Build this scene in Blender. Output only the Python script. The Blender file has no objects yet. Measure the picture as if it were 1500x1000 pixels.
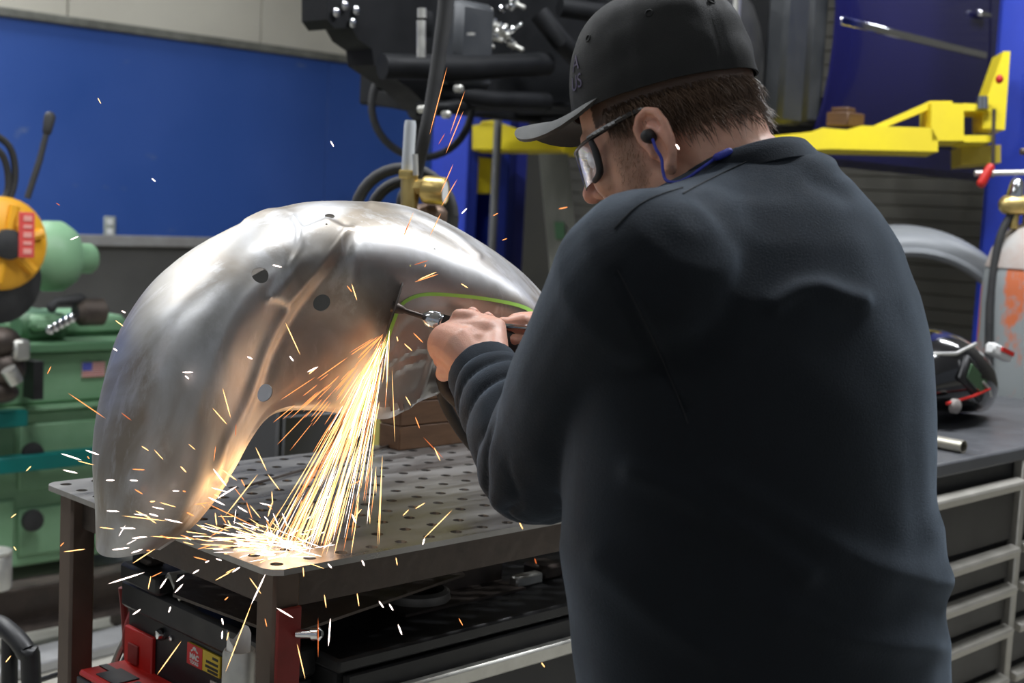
import bpy, bmesh, math, random
import numpy as np
from mathutils import Vector, Matrix, noise
from mathutils.bvhtree import BVHTree

random.seed(7)
S = bpy.context.scene
COL = S.collection
# ------------------------------------------------------------------ camera
FPX = 2000.0
CAM = Vector((0, 0, 1.405))
PITCH = math.radians(5.7); ROLL = 0.05
FW = Vector((0, math.cos(PITCH), -math.sin(PITCH)))
_r0 = Vector((1, 0, 0)); _u0 = _r0.cross(FW)
RT = _r0*math.cos(ROLL) + _u0*math.sin(ROLL)
UP = -_r0*math.sin(ROLL) + _u0*math.cos(ROLL)
cd = bpy.data.cameras.new('camera'); cam = bpy.data.objects.new('camera', cd); COL.objects.link(cam)
M = Matrix((RT, UP, -FW)).transposed().to_4x4(); M.translation = CAM
cam.matrix_world = M
cd.sensor_width = 36; cd.lens = FPX/1500*36; cd.clip_start = .05; cd.clip_end = 100
cd.dof.use_dof = True; cd.dof.focus_distance = 1.72; cd.dof.aperture_fstop = 6.3
S.camera = cam
# ------------------------------------------------------------------ world, lights, exposure
S.view_settings.view_transform = 'Standard'; S.view_settings.look = 'None'
S.view_settings.gamma = 1; S.view_settings.use_curve_mapping = False
S.view_settings.exposure = 0.0
w = bpy.data.worlds.new('shop_air'); S.world = w; w.use_nodes = True
w.node_tree.nodes['Background'].inputs[0].default_value = (.80, .88, 1, 1)
w.node_tree.nodes['Background'].inputs[1].default_value = .26
def area(name, loc, size, energy, col=(.93, .96, 1), target=None):
    l = bpy.data.lights.new(name, 'AREA'); l.shape = 'RECTANGLE'; l.size, l.size_y = size
    l.energy = energy; l.color = col
    o = bpy.data.objects.new(name, l); COL.objects.link(o); o.location = loc
    d = (Vector(target) - Vector(loc)) if target is not None else Vector((0, 0, -1))
    o.rotation_euler = d.to_track_quat('-Z', 'Y').to_euler(); return o
# the hall's ceiling lamps, the last two unseen fill lamps (fixtures are built with the ceiling below)
LAMPS = [((1.5, 2.9, 4.2), 135), ((-.7, 3.1, 4.2), 70), ((-3.4, 3.6, 4.2), 80), ((-3.2, 6.0, 4.2), 105), ((3.0, 5.0, 4.2), 45), ((2.4, .4, 4.2), 14), ((-2.2, .6, 4.2), 20)]
for lp, en in LAMPS:
    area('ceiling_lamp_light', (lp[0], lp[1], lp[2]-.08), (1.2, .3), en)

# ------------------------------------------------------------------ helpers
def at(x, y, d): return CAM + (FW + RT*((x-750)/FPX) - UP*((y-500)/FPX))*d
def proj(p):
    q = Vector(p) - CAM; z = q.dot(FW)
    return 750 + FPX*q.dot(RT)/z, 500 - FPX*q.dot(UP)/z, z
C45 = math.sqrt(.5)
C0 = Vector((-.2765, 1.614, 0))
UD = Vector((C45, C45, 0)); VD = Vector((-C45, C45, 0)); ZD = Vector((0, 0, 1))
def UV(u, v, z=0): return C0 + UD*u + VD*v + ZD*z
R45 = math.radians(45)
_cache = {}
def mat(name, c1, c2=None, scale=8, rough=.5, r2=None, metal=0, bump=0, bscale=60, detail=6, stretch=None, emit=None, estr=0, coat=0, sss=0, trans=0, spec=None, ior=None, lo=.35, hi=.65):
    if name in _cache: return _cache[name]
    m = bpy.data.materials.new(name); m.use_nodes = True; nt = m.node_tree; b = nt.nodes['Principled BSDF']
    b.inputs['Base Color'].default_value = (*c1, 1); b.inputs['Roughness'].default_value = rough; b.inputs['Metallic'].default_value = metal
    if spec is not None: b.inputs['Specular IOR Level'].default_value = spec
    if coat: b.inputs['Coat Weight'].default_value = coat; b.inputs['Coat Roughness'].default_value = .05
    if sss: b.inputs['Subsurface Weight'].default_value = sss; b.inputs['Subsurface Radius'].default_value = (1, .35, .2); b.inputs['Subsurface Scale'].default_value = .004
    if trans: b.inputs['Transmission Weight'].default_value = trans
    if ior: b.inputs['IOR'].default_value = ior
    if emit: b.inputs['Emission Color'].default_value = (*emit, 1); b.inputs['Emission Strength'].default_value = estr
    L = nt.links.new
    tc = nt.nodes.new('ShaderNodeTexCoord'); mp = nt.nodes.new('ShaderNodeMapping'); L(tc.outputs['Object'], mp.inputs[0])
    if stretch: mp.inputs['Scale'].default_value = stretch
    if c2 is not None or r2 is not None:
        n = nt.nodes.new('ShaderNodeTexNoise'); n.inputs['Scale'].default_value = scale; n.inputs['Detail'].default_value = detail; n.inputs['Roughness'].default_value = .6
        L(mp.outputs[0], n.inputs[0])
        mr = nt.nodes.new('ShaderNodeMapRange'); mr.inputs[1].default_value = lo; mr.inputs[2].default_value = hi
        L(n.outputs[0], mr.inputs[0])
        if c2 is not None:
            mx = nt.nodes.new('ShaderNodeMix'); mx.data_type = 'RGBA'
            mx.inputs[6].default_value = (*c1, 1); mx.inputs[7].default_value = (*c2, 1)
            L(mr.outputs[0], mx.inputs[0]); L(mx.outputs[2], b.inputs['Base Color'])
            m['mix'] = mx.name
        if r2 is not None:
            mr2 = nt.nodes.new('ShaderNodeMapRange'); mr2.inputs[1].default_value = 0; mr2.inputs[2].default_value = 1; mr2.inputs[3].default_value = rough; mr2.inputs[4].default_value = r2
            L(mr.outputs[0], mr2.inputs[0]); L(mr2.outputs[0], b.inputs['Roughness'])
    if bump:
        n2 = nt.nodes.new('ShaderNodeTexNoise'); n2.inputs['Scale'].default_value = bscale; n2.inputs['Detail'].default_value = 4
        L(mp.outputs[0], n2.inputs[0])
        bp = nt.nodes.new('ShaderNodeBump'); bp.inputs['Strength'].default_value = bump; bp.inputs['Distance'].default_value = .003
        L(n2.outputs[0], bp.inputs['Height']); L(bp.outputs[0], b.inputs['Normal'])
    _cache[name] = m; return m

def frame(d):
    d = Vector(d).normalized(); a = Vector((0, 0, 1)) if abs(d.z) < .95 else Vector((1, 0, 0))
    x = a.cross(d).normalized(); return x, d.cross(x), d
class G:
    def __init__(s): s.v = []; s.f = []
    def add(s, vs, fs):
        o = len(s.v); s.v += [Vector(p) for p in vs]; s.f += [tuple(i+o for i in f) for f in fs]; return s
    def box(s, c, size, R=None, bev=0, seg=1):
        bm = bmesh.new(); bmesh.ops.create_cube(bm, size=1)
        for q in bm.verts: q.co = Vector((q.co.x*size[0], q.co.y*size[1], q.co.z*size[2]))
        if bev: bmesh.ops.bevel(bm, geom=bm.edges[:], offset=bev, segments=seg, affect='EDGES', profile=.5)
        R = R.to_3x3() if R else Matrix.Identity(3); c = Vector(c)
        bm.verts.index_update()
        s.add([R @ q.co + c for q in bm.verts], [[q.index for q in f.verts] for f in bm.faces]); bm.free(); return s
    def span(s, a, b, bev=0):
        a = Vector(a); b = Vector(b); return s.box((a+b)/2, b-a, None, bev)
    def loft(s, rings, cap=True, closed=True):
        n = len(rings[0]); vs = [p for r in rings for p in r]; fs = []
        for i in range(len(rings)-1):
            for j in range(n if closed else n-1):
                k = (j+1) % n; fs.append((i*n+j, i*n+k, (i+1)*n+k, (i+1)*n+j))
        if cap and closed: fs.append(tuple(range(n))[::-1]); fs.append(tuple(range((len(rings)-1)*n, len(rings)*n)))
        return s.add(vs, fs)
    def cyl(s, a, b, r0, r1=None, n=16, cap=True):
        a = Vector(a); b = Vector(b); r1 = r0 if r1 is None else r1; x, y, _ = frame(b-a)
        return s.loft([[c + x*(r*math.cos(2*math.pi*k/n)) + y*(r*math.sin(2*math.pi*k/n)) for k in range(n)] for c, r in ((a, r0), (b, r1))], cap)
    def lathe(s, prof, o=(0, 0, 0), ax=(0, 0, 1), n=24, cap=True):
        o = Vector(o); x, y, d = frame(ax)
        return s.loft([[o + d*z + x*(max(r, 1e-5)*math.cos(2*math.pi*k/n)) + y*(max(r, 1e-5)*math.sin(2*math.pi*k/n)) for k in range(n)] for r, z in prof], cap)
    def tube(s, pts, r, n=10, cap=True, sub=0):
        pts = [Vector(p) for p in pts]
        if sub: pts, r = smooth_path(pts, r, sub)
        if not hasattr(r, '__len__'): r = [r]*len(pts)
        T = [(pts[min(i+1, len(pts)-1)] - pts[max(i-1, 0)]).normalized() for i in range(len(pts))]
        x, y, _ = frame(T[0]); rings = []
        for p, t, q in zip(pts, T, r):
            x = (x - t*x.dot(t)).normalized(); y = t.cross(x)
            rings.append([p + x*(q*math.cos(2*math.pi*k/n)) + y*(q*math.sin(2*math.pi*k/n)) for k in range(n)])
        return s.loft(rings, cap)
    def chain(s, pts, r, n=14):
        """rounded tapering limb: tube with domed ends"""
        pts = [Vector(p) for p in pts]; d0 = (pts[0]-pts[1]).normalized(); d1 = (pts[-1]-pts[-2]).normalized()
        P = [pts[0]+d0*r[0]*k for k in (.98, .85, .5)] + pts + [pts[-1]+d1*r[-1]*k for k in (.5, .85, .98)]
        q = [r[0]*k for k in (.2, .55, .87)] + list(r) + [r[-1]*k for k in (.87, .55, .2)]
        return s.tube(P, q, n)
    def ell(s, c, rad, X=None, n=16, m=10):
        X = X or Matrix.Identity(3); c = Vector(c); rings = []
        for i in range(m+1):
            th = math.pi*(i/m); z = -math.cos(th); q = max(math.sin(th), .02)
            rings.append([c + X @ Vector((rad[0]*q*math.cos(2*math.pi*k/n), rad[1]*q*math.sin(2*math.pi*k/n), rad[2]*z)) for k in range(n)])
        return s.loft(rings)
    def grid(s, P):
        h = len(P); wd = len(P[0])
        return s.add([p for r in P for p in r], [(i*wd+j, i*wd+j+1, (i+1)*wd+j+1, (i+1)*wd+j) for i in range(h-1) for j in range(wd-1)])
    def prism(s, poly, a, axis):
        """polygon (list of 3D pts) extruded by vector"""
        axis = Vector(axis); P = [Vector(p) for p in poly]; n = len(P)
        return s.loft([P, [p+axis for p in P]])
    def mesh(s, name, inv=None):
        me = bpy.data.meshes.new(name); vs = [inv @ p for p in s.v] if inv else s.v
        me.from_pydata([tuple(p) for p in vs], [], s.f); me.update(); return me
    def build(s, name, m, parent=None, world=False, smooth=40, fix=True):
        inv = rootmat(parent).inverted() if (world and parent) else None
        me = s.mesh(name, inv)
        if fix:
            bm = bmesh.new(); bm.from_mesh(me); bmesh.ops.recalc_face_normals(bm, faces=bm.faces[:]); bm.to_mesh(me); bm.free()
        return link(name, me, m, parent, smooth)
def link(name, me, m, parent=None, smooth=40):
    if smooth:
        me.polygons.foreach_set('use_smooth', [True]*len(me.polygons)); me.set_sharp_from_angle(angle=math.radians(smooth))
    o = bpy.data.objects.new(name, me); COL.objects.link(o)
    if m is not None: me.materials.append(m)
    if parent is not None: o.parent = parent
    return o
ROOTS = {}
def rootmat(p):
    while p.parent is not None: p = p.parent
    return ROOTS.get(p.name, Matrix.Identity(4))
def smooth_path(pts, r, sub):
    if not hasattr(r, '__len__'): r = [r]*len(pts)
    P = []; Q = []; n = len(pts)
    for i in range(n-1):
        p0, p1, p2, p3 = pts[max(i-1, 0)], pts[i], pts[i+1], pts[min(i+2, n-1)]
        for k in range(sub):
            t = k/sub
            P.append(.5*((2*p1) + (p2-p0)*t + (2*p0-5*p1+4*p2-p3)*t*t + (3*p1-p0-3*p2+p3)*t**3)); Q.append(r[i]*(1-t)+r[i+1]*t)
    return P+[pts[-1]], Q+[r[-1]]
def thing(name, label, cat, loc=(0, 0, 0), rz=0, group=None):
    o = bpy.data.objects.new(name, None); COL.objects.link(o); o.empty_display_size = .1
    o.location = loc; o.rotation_euler = (0, 0, rz); tag(o, label, cat, group)
    ROOTS[o.name] = Matrix.Translation(Vector(loc)) @ Matrix.Rotation(rz, 4, 'Z'); return o
def tag(o, label, cat, group=None, kind=None):
    o['label'] = label
    if cat: o['category'] = cat
    if group: o['group'] = group
    if kind: o['kind'] = kind
    return o
def struct(o, label, cat=None):
    o['kind'] = 'structure'; o['label'] = label; o['category'] = cat or o.name.split('_')[0]; return o
def share(name, me, parent, loc=(0, 0, 0), rot=None):
    o = bpy.data.objects.new(name, me); COL.objects.link(o); o.parent = parent; o.location = loc
    if rot: o.rotation_euler = rot
    return o
def evaluated(o, name):
    dg = bpy.context.evaluated_depsgraph_get(); me = bpy.data.meshes.new_from_object(o.evaluated_get(dg)); me.name = name
    old = o.data; bpy.data.objects.remove(o); bpy.data.meshes.remove(old); return me
def remeshed(g, name, voxel, it=4, fac=.5):
    """fuse overlapping lofts into one continuous smooth surface"""
    o = bpy.data.objects.new('tmp', g.mesh('tmp')); COL.objects.link(o)
    bm = bmesh.new(); bm.from_mesh(o.data); bmesh.ops.recalc_face_normals(bm, faces=bm.faces[:]); bm.to_mesh(o.data); bm.free()
    r = o.modifiers.new('r', 'REMESH'); r.mode = 'VOXEL'; r.voxel_size = voxel
    s = o.modifiers.new('s', 'SMOOTH'); s.iterations = it; s.factor = fac
    return evaluated(o, name)
def text_mesh(txt, size, ext=.0005, align='CENTER', bold=0):
    c = bpy.data.curves.new('t', 'FONT'); c.body = txt; c.size = size; c.extrude = ext; c.align_x = align; c.align_y = 'CENTER'; c.offset = bold
    o = bpy.data.objects.new('t', c); COL.objects.link(o)
    dg = bpy.context.evaluated_depsgraph_get(); me = bpy.data.meshes.new_from_object(o.evaluated_get(dg))
    bpy.data.objects.remove(o); bpy.data.curves.remove(c); return me
def copy_tree(o, parent=None):
    c = o.copy(); COL.objects.link(c)
    if parent is not None: c.parent = parent
    for ch in list(o.children): copy_tree(ch, c)
    return c

# ------------------------------------------------------------------ materials
m_steel_dark = mat('dark_steel', (.075, .062, .055), (.13, .105, .09), 14, .42, .6, .75, .15, 90)
m_black = mat('black_paint', (.012, .012, .013), (.02, .02, .021), 12, .4, .55)
m_blackgloss = mat('black_gloss', (.008, .008, .009), None, 5, .12, coat=.6)
m_rubber = mat('black_rubber', (.018, .018, .019), (.03, .03, .03), 20, .6, .7)
m_alu = mat('brushed_aluminium', (.55, .54, .5), (.66, .65, .6), 30, .38, .5, .85)
m_chrome = mat('chrome', (.75, .76, .78), None, 5, .12, metal=1)
m_brass = mat('brass', (.55, .40, .14), (.66, .5, .2), 20, .3, .45, .95)
m_yellow = mat('yellow_paint', (.82, .66, .02), (.74, .58, .02), 5, .38, .5)
m_blue = mat('blue_post_paint', (.025, .055, .45), (.022, .045, .38), 4, .4, .5)
m_green = mat('machine_green', (.19, .36, .2), (.23, .41, .24), 6, .45, .6)
m_teal = mat('teal_paint', (.0, .17, .15), None, 6, .45)
m_red = mat('red_paint', (.55, .018, .012), (.45, .014, .01), 9, .4, .5)
m_white = mat('white_plastic', (.75, .75, .73), None, 5, .5)
# ================================================================== the hall
def wallmat_blue():
    m = mat('blue_wall_panel', (.028, .085, .33), (.035, .097, .37), 1.2, .42, .55)
    nt = m.node_tree; b = nt.nodes['Principled BSDF']; mx = nt.nodes[m['mix']]
    tc = nt.nodes['Texture Coordinate']; n = nt.nodes.new('ShaderNodeTexNoise'); n.inputs['Scale'].default_value = 3.4; n.inputs['Detail'].default_value = 5; n.inputs['Roughness'].default_value = .55
    mp = nt.nodes.new('ShaderNodeMapping'); mp.inputs['Scale'].default_value = (1, 1, 2.2); nt.links.new(tc.outputs['Object'], mp.inputs[0]); nt.links.new(mp.outputs[0], n.inputs[0])
    r = nt.nodes.new('ShaderNodeMapRange'); r.inputs[1].default_value = .66; r.inputs[2].default_value = .74; r.inputs[4].default_value = .55; nt.links.new(n.outputs[0], r.inputs[0])
    m2 = nt.nodes.new('ShaderNodeMix'); m2.data_type = 'RGBA'; m2.inputs[7].default_value = (.16, .2, .3, 1)
    nt.links.new(r.outputs[0], m2.inputs[0]); nt.links.new(mx.outputs[2], m2.inputs[6]); nt.links.new(m2.outputs[2], b.inputs['Base Color']); return m
WV = 5.6            # back wall plane (v)
WU0, WU1 = -6, 6.0  # its ends (u)
m_floor = mat('concrete_floor', (.40, .38, .33), (.50, .48, .42), 2.2, .45, .65, 0, .1, 30)
g = G().box((0, 0, -.05), (14, 14, .1)); o = g.build('floor', m_floor); o.location = UV(0, 0, 0); o.rotation_euler[2] = R45
struct(o, 'light grey concrete shop floor')
Zr, Zt = 1.10, 2.245
wb = thing('wall_back', 'back wall with grey base, blue panels and cream upper wall', 'wall', UV(0, 0, 0), R45); wb['kind'] = 'structure'
G().span((WU0, WV, 0), (WU1, WV+.1, Zr)).build('lower_wall', mat('grey_lower_wall', (.075, .073, .068), (.10, .097, .09), 1.5, .6, .75), wb)
k = 0; m_bw = wallmat_blue(); PW = 2.44
for i in range(5):
    a = WU0 + .5 + i*PW
    if a < WU1: G().span((a, WV-.012, Zr), (min(a+PW-.003, WU1), WV+.1, Zt), .002).build('blue_panel', m_bw, wb)
G().span((WU0, WV-.05, Zr-.03), (WU1, WV+.05, Zr+.03), .006).build('chair_rail', mat('grey_rail', (.32, .32, .31), (.26, .25, .24), 8, .5, .6), wb)
G().span((WU0, WV-.04, Zt-.012), (WU1, WV+.05, Zt+.035), .006).build('upper_trim', mat('dirty_trim', (.20, .20, .17), (.10, .10, .085), 6, .6, .7), wb)
m_cream = mat('cream_wall', (.52, .49, .41), (.6, .57, .48), 1.1, .6, .7)
for i in range(10):
    a = WU0 + i*1.22; G().span((a, WV-.005, Zt), (min(a+1.214, WU1), WV+.1, 4.5), .004).build('cream_panel', m_cream, wb)
# dark roll-up door to the right
RU = 5.6
wr = thing('wall_right', 'dark wall behind the lift with a roll-up door', 'wall', UV(0, 0, 0), R45); wr['kind'] = 'structure'
m_dkwall = mat('dark_olive_wall', (.045, .043, .034), (.055, .052, .04), 3, .7, .8)
G().span((RU+.02, -5, 0), (RU+.12, WV, 4.5)).build('wall_board', m_dkwall, wr)
sl = G().span((-.012, -3.4, -.036), (.012, 3.4, .036), .004).mesh('slat'); sl.materials.append(mat('dark_slat', (.06, .057, .045), (.075, .07, .055), 3, .55, .7))
for i in range(40): share('slat', sl, wr, (RU, 1.4, .04+.075*i))
ce = G().box((0, 0, 4.55), (14, 14, .1)).build('ceiling', mat('ceiling_board', (.5, .5, .48), None, 3, .8)); ce.location = UV(0, 0, 0); ce.rotation_euler[2] = R45
struct(ce, 'pale ceiling high above the shop')
m_tube = mat('lamp_diffuser', (1, 1, 1), None, 1, .5, emit=(.93, .96, 1), estr=4)
for i, (lp, en) in enumerate(LAMPS):
    t = thing('ceiling_lamp', 'long ceiling lamp above the shop', 'ceiling lamp', (lp[0], lp[1], 4.2), 0, 'ceiling lamps out of view')
    G().span((-.65, -.17, -.03), (.65, .17, .05), .01).build('housing', m_white, t)
    G().span((-.6, -.14, -.045), (.6, .14, -.031), .004).build('diffuser', m_tube, t)
    for s_ in (-.5, .5): G().cyl((s_, 0, .05), (s_, 0, .31), .008).build('hanger', m_alu, t)
# wall outlet
p = at(160, 332, 1); dd = (p-CAM)
def hit_v(x, y, v):
    d = at(x, y, 1)-CAM; t = (v - (CAM-C0).dot(VD))/d.dot(VD); return CAM + d*t
q = hit_v(160, 332, WV-.012)
t = thing('wall_outlet', 'small white electrical outlet on blue wall above grey rail', 'outlet', q, R45)
G().box((0, -.004, 0), (.07, .008, .115), bev=.003).build('cover_plate', mat('outlet_grey', (.35, .38, .33), None, 4, .5), t)
for s_ in (-.026, .026): G().box((0, -.011, s_), (.036, .006, .034), bev=.002).build('socket', m_white, t)

# ================================================================== green saw machine at the left
gm = thing('metal_saw', 'green metal-cutting saw with yellow guard standing by blue wall', 'machine', UV(.2, 3.15, 0), R45)
# local x=u, y=v. pixel to local at given v plane (front face y0)
def loc_of(root, x, y, v):  # local coordinates of pixel hit on plane v=const
    return rootmat(root).inverted() @ hit_v(x, y, v)
F = 3.15
def L(x, y, dv=0): return loc_of(gm, x, y, F+dv)
a = L(-120, 590); b_ = L(205, 590)
zc = L(60, 600).z
G().span((a.x, 0, .06), (b_.x, .62, zc), .012).build('cabinet', m_green, gm)
G().span((a.x-.02, -.03, zc), (b_.x+.03, .65, zc+.012), .004).build('cabinet_lip', m_green, gm)
zb = L(100, 515).z; zt2 = L(100, 480).z
G().span((a.x, .03, zc+.012), (b_.x+.02, .6, zb), .012).build('bed', m_green, gm)
G().span((a.x, -.02, zb), (b_.x+.05, .63, zb+.035), .006).build('bed_flange', mat('shaded_green', (.09, .2, .1), None, 5, .5), gm)  # darker copy of the machine green, shade put into the flange colour
G().span((L(40, 500).x, .15, zb+.035), (b_.x+.03, .5, L(120, 470).z), .02).build('coolant_deck', m_green, gm)
for (x0, x1, y0, y1) in ((-60, 20, 620, 690), (25, 148, 612, 718), (25, 148, 730, 815), (-60, 20, 730, 815)):
    p, q = L(x0, y1), L(x1, y0); d = G().span((p.x, -.014, p.z), (q.x, .004, q.z), .006).build('door', m_green, gm)
    if x0 > 0:
        c = L(36, (y0+y1)/2-5 if y0 < 700 else 757); G().lathe([(.012, 0), (.012, .03), (.036, .035), (.04, .045), (.036, .06), (.01, .064)], (c.x, -.014, c.z), (0, -1, 0)).build('knob', m_rubber, d)
for x0, x1, y in ((-120, 22, 617), (-120, 142, 686)):
    p, q = L(x0, y), L(x1, y); hgt = .055
    G().span((p.x, -.10, p.z-hgt/2), (q.x, -.05, p.z+hgt/2), .004).build('teal_bar', m_teal, gm)
for x in (-60,): 
    p = L(x, 650); G().span((p.x, -.05, p.z-.2), (p.x+.04, 0, p.z+.2)).build('bar_bracket', m_teal, gm)
# saw head: casting, motor, clamp bits
p = L(70, 460); G().span((L(45, 470).x, .05, zb+.035), (L(112, 470).x, .45, L(60, 462).z), .02).build('pivot_casting', mat('shaded_green', (.1,)*3), gm)  # same darkened green: the casting's shade is in its colour
p, q = L(52, 487), L(108, 462); G().span((p.x, .02, p.z), (q.x, .3, q.z), .015).build('vise_jaw', m_green, gm)
for i in range(5):
    c = L(70+i*8, 482-i*4.2, -.01); G().lathe([(.012, 0), (.016, .006), (.016, .02), (.006, .026)], c, (0, -1, 0), 12).build('lock_nut', m_chrome, gm)
c = L(76, 450); G().chain([c, L(82, 442), L(118, 438)], [.018, .016, .02]).build('clamp_handle', m_rubber, gm)
G().lathe([(.03, 0), (.05, .02), (.05, .1), (.02, .12)], L(110, 457), (1, 0, 0)).build('vise_screw', m_steel_dark, gm)
c0, c1 = L(58, 372, .1), L(96, 372, .1)
G().lathe([(.10, -.05), (.125, 0), (.125, .06), (.10, .1), (.05, .11)], L(64, 375, .1), (1, 0, 0), 24).build('motor_housing', m_green, gm)
G().lathe([(.055, 0), (.055, .12), (.045, .135), (.01, .14)], L(78, 378, .1)+Vector((.02, 0, 0)), (1, 0, 0), 20).build('motor_end', m_green, gm)
# yellow wheel guard: thick disc facing the camera side, with ribs
gc = L(-2, 357, -.10); gr_ = .155
yg = G().lathe([(.06, .0), (gr_-.02, .0), (gr_, .015), (gr_, .085), (gr_-.015, .10), (.04, .11)], gc+Vector((.02, .1, 0)), (0, -1, .0), 32).build('blade_guard', mat('guard_yellow', (.85, .42, .02), (.8, .38, .02), 5, .45, .55), gm)
for k_ in range(6):
    a_ = k_*math.pi/3+.3; d_ = Vector((math.cos(a_), 0, math.sin(a_)))
    G().tube([gc+Vector((.02, -.012, 0))+d_*.03, gc+Vector((.02, -.012, 0))+d_*.13], [.014, .018], 8).build('guard_rib', _cache['guard_yellow'], yg)
G().lathe([(.05, 0), (.05, .03), (.02, .04)], gc+Vector((.02, -.01, 0)), (0, -1, 0)).build('guard_hub', m_rubber, yg)
st = L(47, 345, -.2); G().box(st+Vector((.0, .04, 0)), (.05, .004, .15), Matrix.Rotation(-.5, 4, 'Z'), .002).build('red_sticker', mat('sticker_red', (.7, .08, .07), None, 4, .5), yg)
for k_ in range(5):
    G().box(st+Vector((.002, .036, .055-.027*k_)), (.026, .004, .012 if k_ % 2 else .018), Matrix.Rotation(-.5, 4, 'Z')).build('sticker_print', mat('sticker_pink', (.8, .35, .3), None, 4, .5), yg)
G().lathe([(.12, 0), (.15, .02), (.15, .06), (.08, .08)], gc+Vector((.02, .1, -.12)), (0, -1, 0)).build('lower_guard', m_rubber, yg)
lv = G().tube([L(40, 290), L(58, 235), L(68, 195)], [.011, .011, .01], 10).build('lever', m_rubber, gm)
G().chain([L(69, 192), L(73, 172)], [.016, .02]).build('lever_grip', m_rubber, lv)
for pts in ([(-30, 330), (8, 300), (22, 260), (14, 215), (-20, 190)], [(-30, 310), (6, 290), (12, 260), (2, 225), (-30, 205)]):
    G().tube([L(x, y, -.06) for x, y in pts], .012, 8, sub=6).build('hose', m_rubber, gm)
# black hydraulic lump on the near side of bed
for (x, y, r, s2) in ((2, 500, .05, 1), (10, 540, .05, 1.2), (2, 575, .045, .8)):
    G().ell(L(x, y, -.12), (r*1.3, r, r*s2)).build('cylinder_fitting', m_steel_dark, gm)
G().box(L(28, 512, -.15), (.055, .06, .07), bev=.008).build('square_nut', m_alu, gm)
G().cyl(L(12, 540, -.2), L(24, 560, -.2), .025).build('link_pin', m_alu, gm)
G().span((L(30, 560).x, -.1, L(30, 580).z), (L(36, 560).x+.02, -.02, L(30, 525).z)).build('bracket', m_black, gm)
# flag sticker (flat print on the bed front)
p, q = L(122, 553, .012), L(156, 530, .012)
fl = G().span((p.x, .022, p.z), (q.x, .03, q.z)).build('flag_sticker', mat('flag_white', (.75, .62, .6), None, 4, .5), gm)
hh = (q.z-p.z)/13
for i in range(0, 13, 2): G().span((p.x, .0205, p.z+i*hh), (q.x, .022, p.z+(i+1)*hh)).build('flag_stripe', mat('flag_red', (.6, .22, .2), None, 4, .5), fl)
G().span((p.x, .019, q.z-7*hh), (p.x+(q.x-p.x)*.42, .0205, q.z)).build('flag_canton', mat('flag_blue', (.1, .12, .5), None, 4, .5), fl)

# floor clutter at the left: channel, light strip, tin, cart handle
t = thing('steel_channel', 'long dark steel channel lying on floor in front of green saw', 'steel beam', UV(.0, 2.55, 0), R45)
G().span((-1.2, 0, .06), (1.55, .02, .2), .004).build('web', m_steel_dark, t)
G().span((-1.2, -.08, .19), (1.55, .02, .2), .002).build('flange', m_steel_dark, t); G().span((-1.2, -.08, .06), (1.55, .02, .07), .002).build('flange', m_steel_dark, t)
for x in (-.9, 1.2): G().span((x, -.09, 0), (x+.12, .03, .06), .004).build('skid', m_steel_dark, t)
t = G().span((-.9, -.07, 0), (.9, .07, .035), .006).build('flat_bar', mat('light_steel', (.42, .42, .42), (.5, .5, .5), 6, .5, .6, .6)); t.location = UV(.35, 2.28, 0); t.rotation_euler[2] = R45+.12
tag(t, 'pale flat steel bar lying on floor beside dark channel', 'steel bar')
t = thing('metal_tin', 'small shiny metal tin standing on dark steel channel', 'tin', UV(.78, 2.51, .2), 0)
G().lathe([(.05, 0), (.055, .004), (.055, .1), (.052, .104)], n=28).build('can', m_alu, t); G().lathe([(.0, .1041), (.05, .1045), (.056, .106), (.056, .116), (.0, .117)], n=28).build('lid', m_alu, t)
t = thing('hand_cart', 'black tubular cart handle in the lower left corner', 'cart', at(30, 960, 2.3)*Vector((1, 1, 0)) if False else Vector((at(20, 960, 2.3).x, 2.3, 0)), R45)
def LW(root, x, y, d): return rootmat(root).inverted() @ at(x, y, d)
G().tube([LW(t, -60, 905, 2.45), LW(t, -10, 912, 2.40), LW(t, 14, 925, 2.36), LW(t, 38, 955, 2.33), LW(t, 46, 1000, 2.33), LW(t, 52, 1400, 2.33)], .017, 12, sub=6).build('handle_tube', m_black, t)
G().tube([LW(t, 14, 935, 2.36), LW(t, 14, 1400, 2.36)], .014, 10).build('upright', m_black, t)
G().tube([LW(t, 40, 1002, 2.33), LW(t, 92, 985, 2.5)], .005, 8).build('brace_rod', m_black, t)
p = LW(t, 40, 1400, 2.33)
G().span((p.x-.4, p.y-.2, .09), (p.x+.1, p.y+.25, .12), .006).build('deck', m_black, t)
for sx in (-.35, .05):
    for sy in (-.15, .2): G().cyl((p.x+sx, p.y+sy-.015, .045), (p.x+sx, p.y+sy+.015, .045), .045).build('caster', m_rubber, t)
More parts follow.
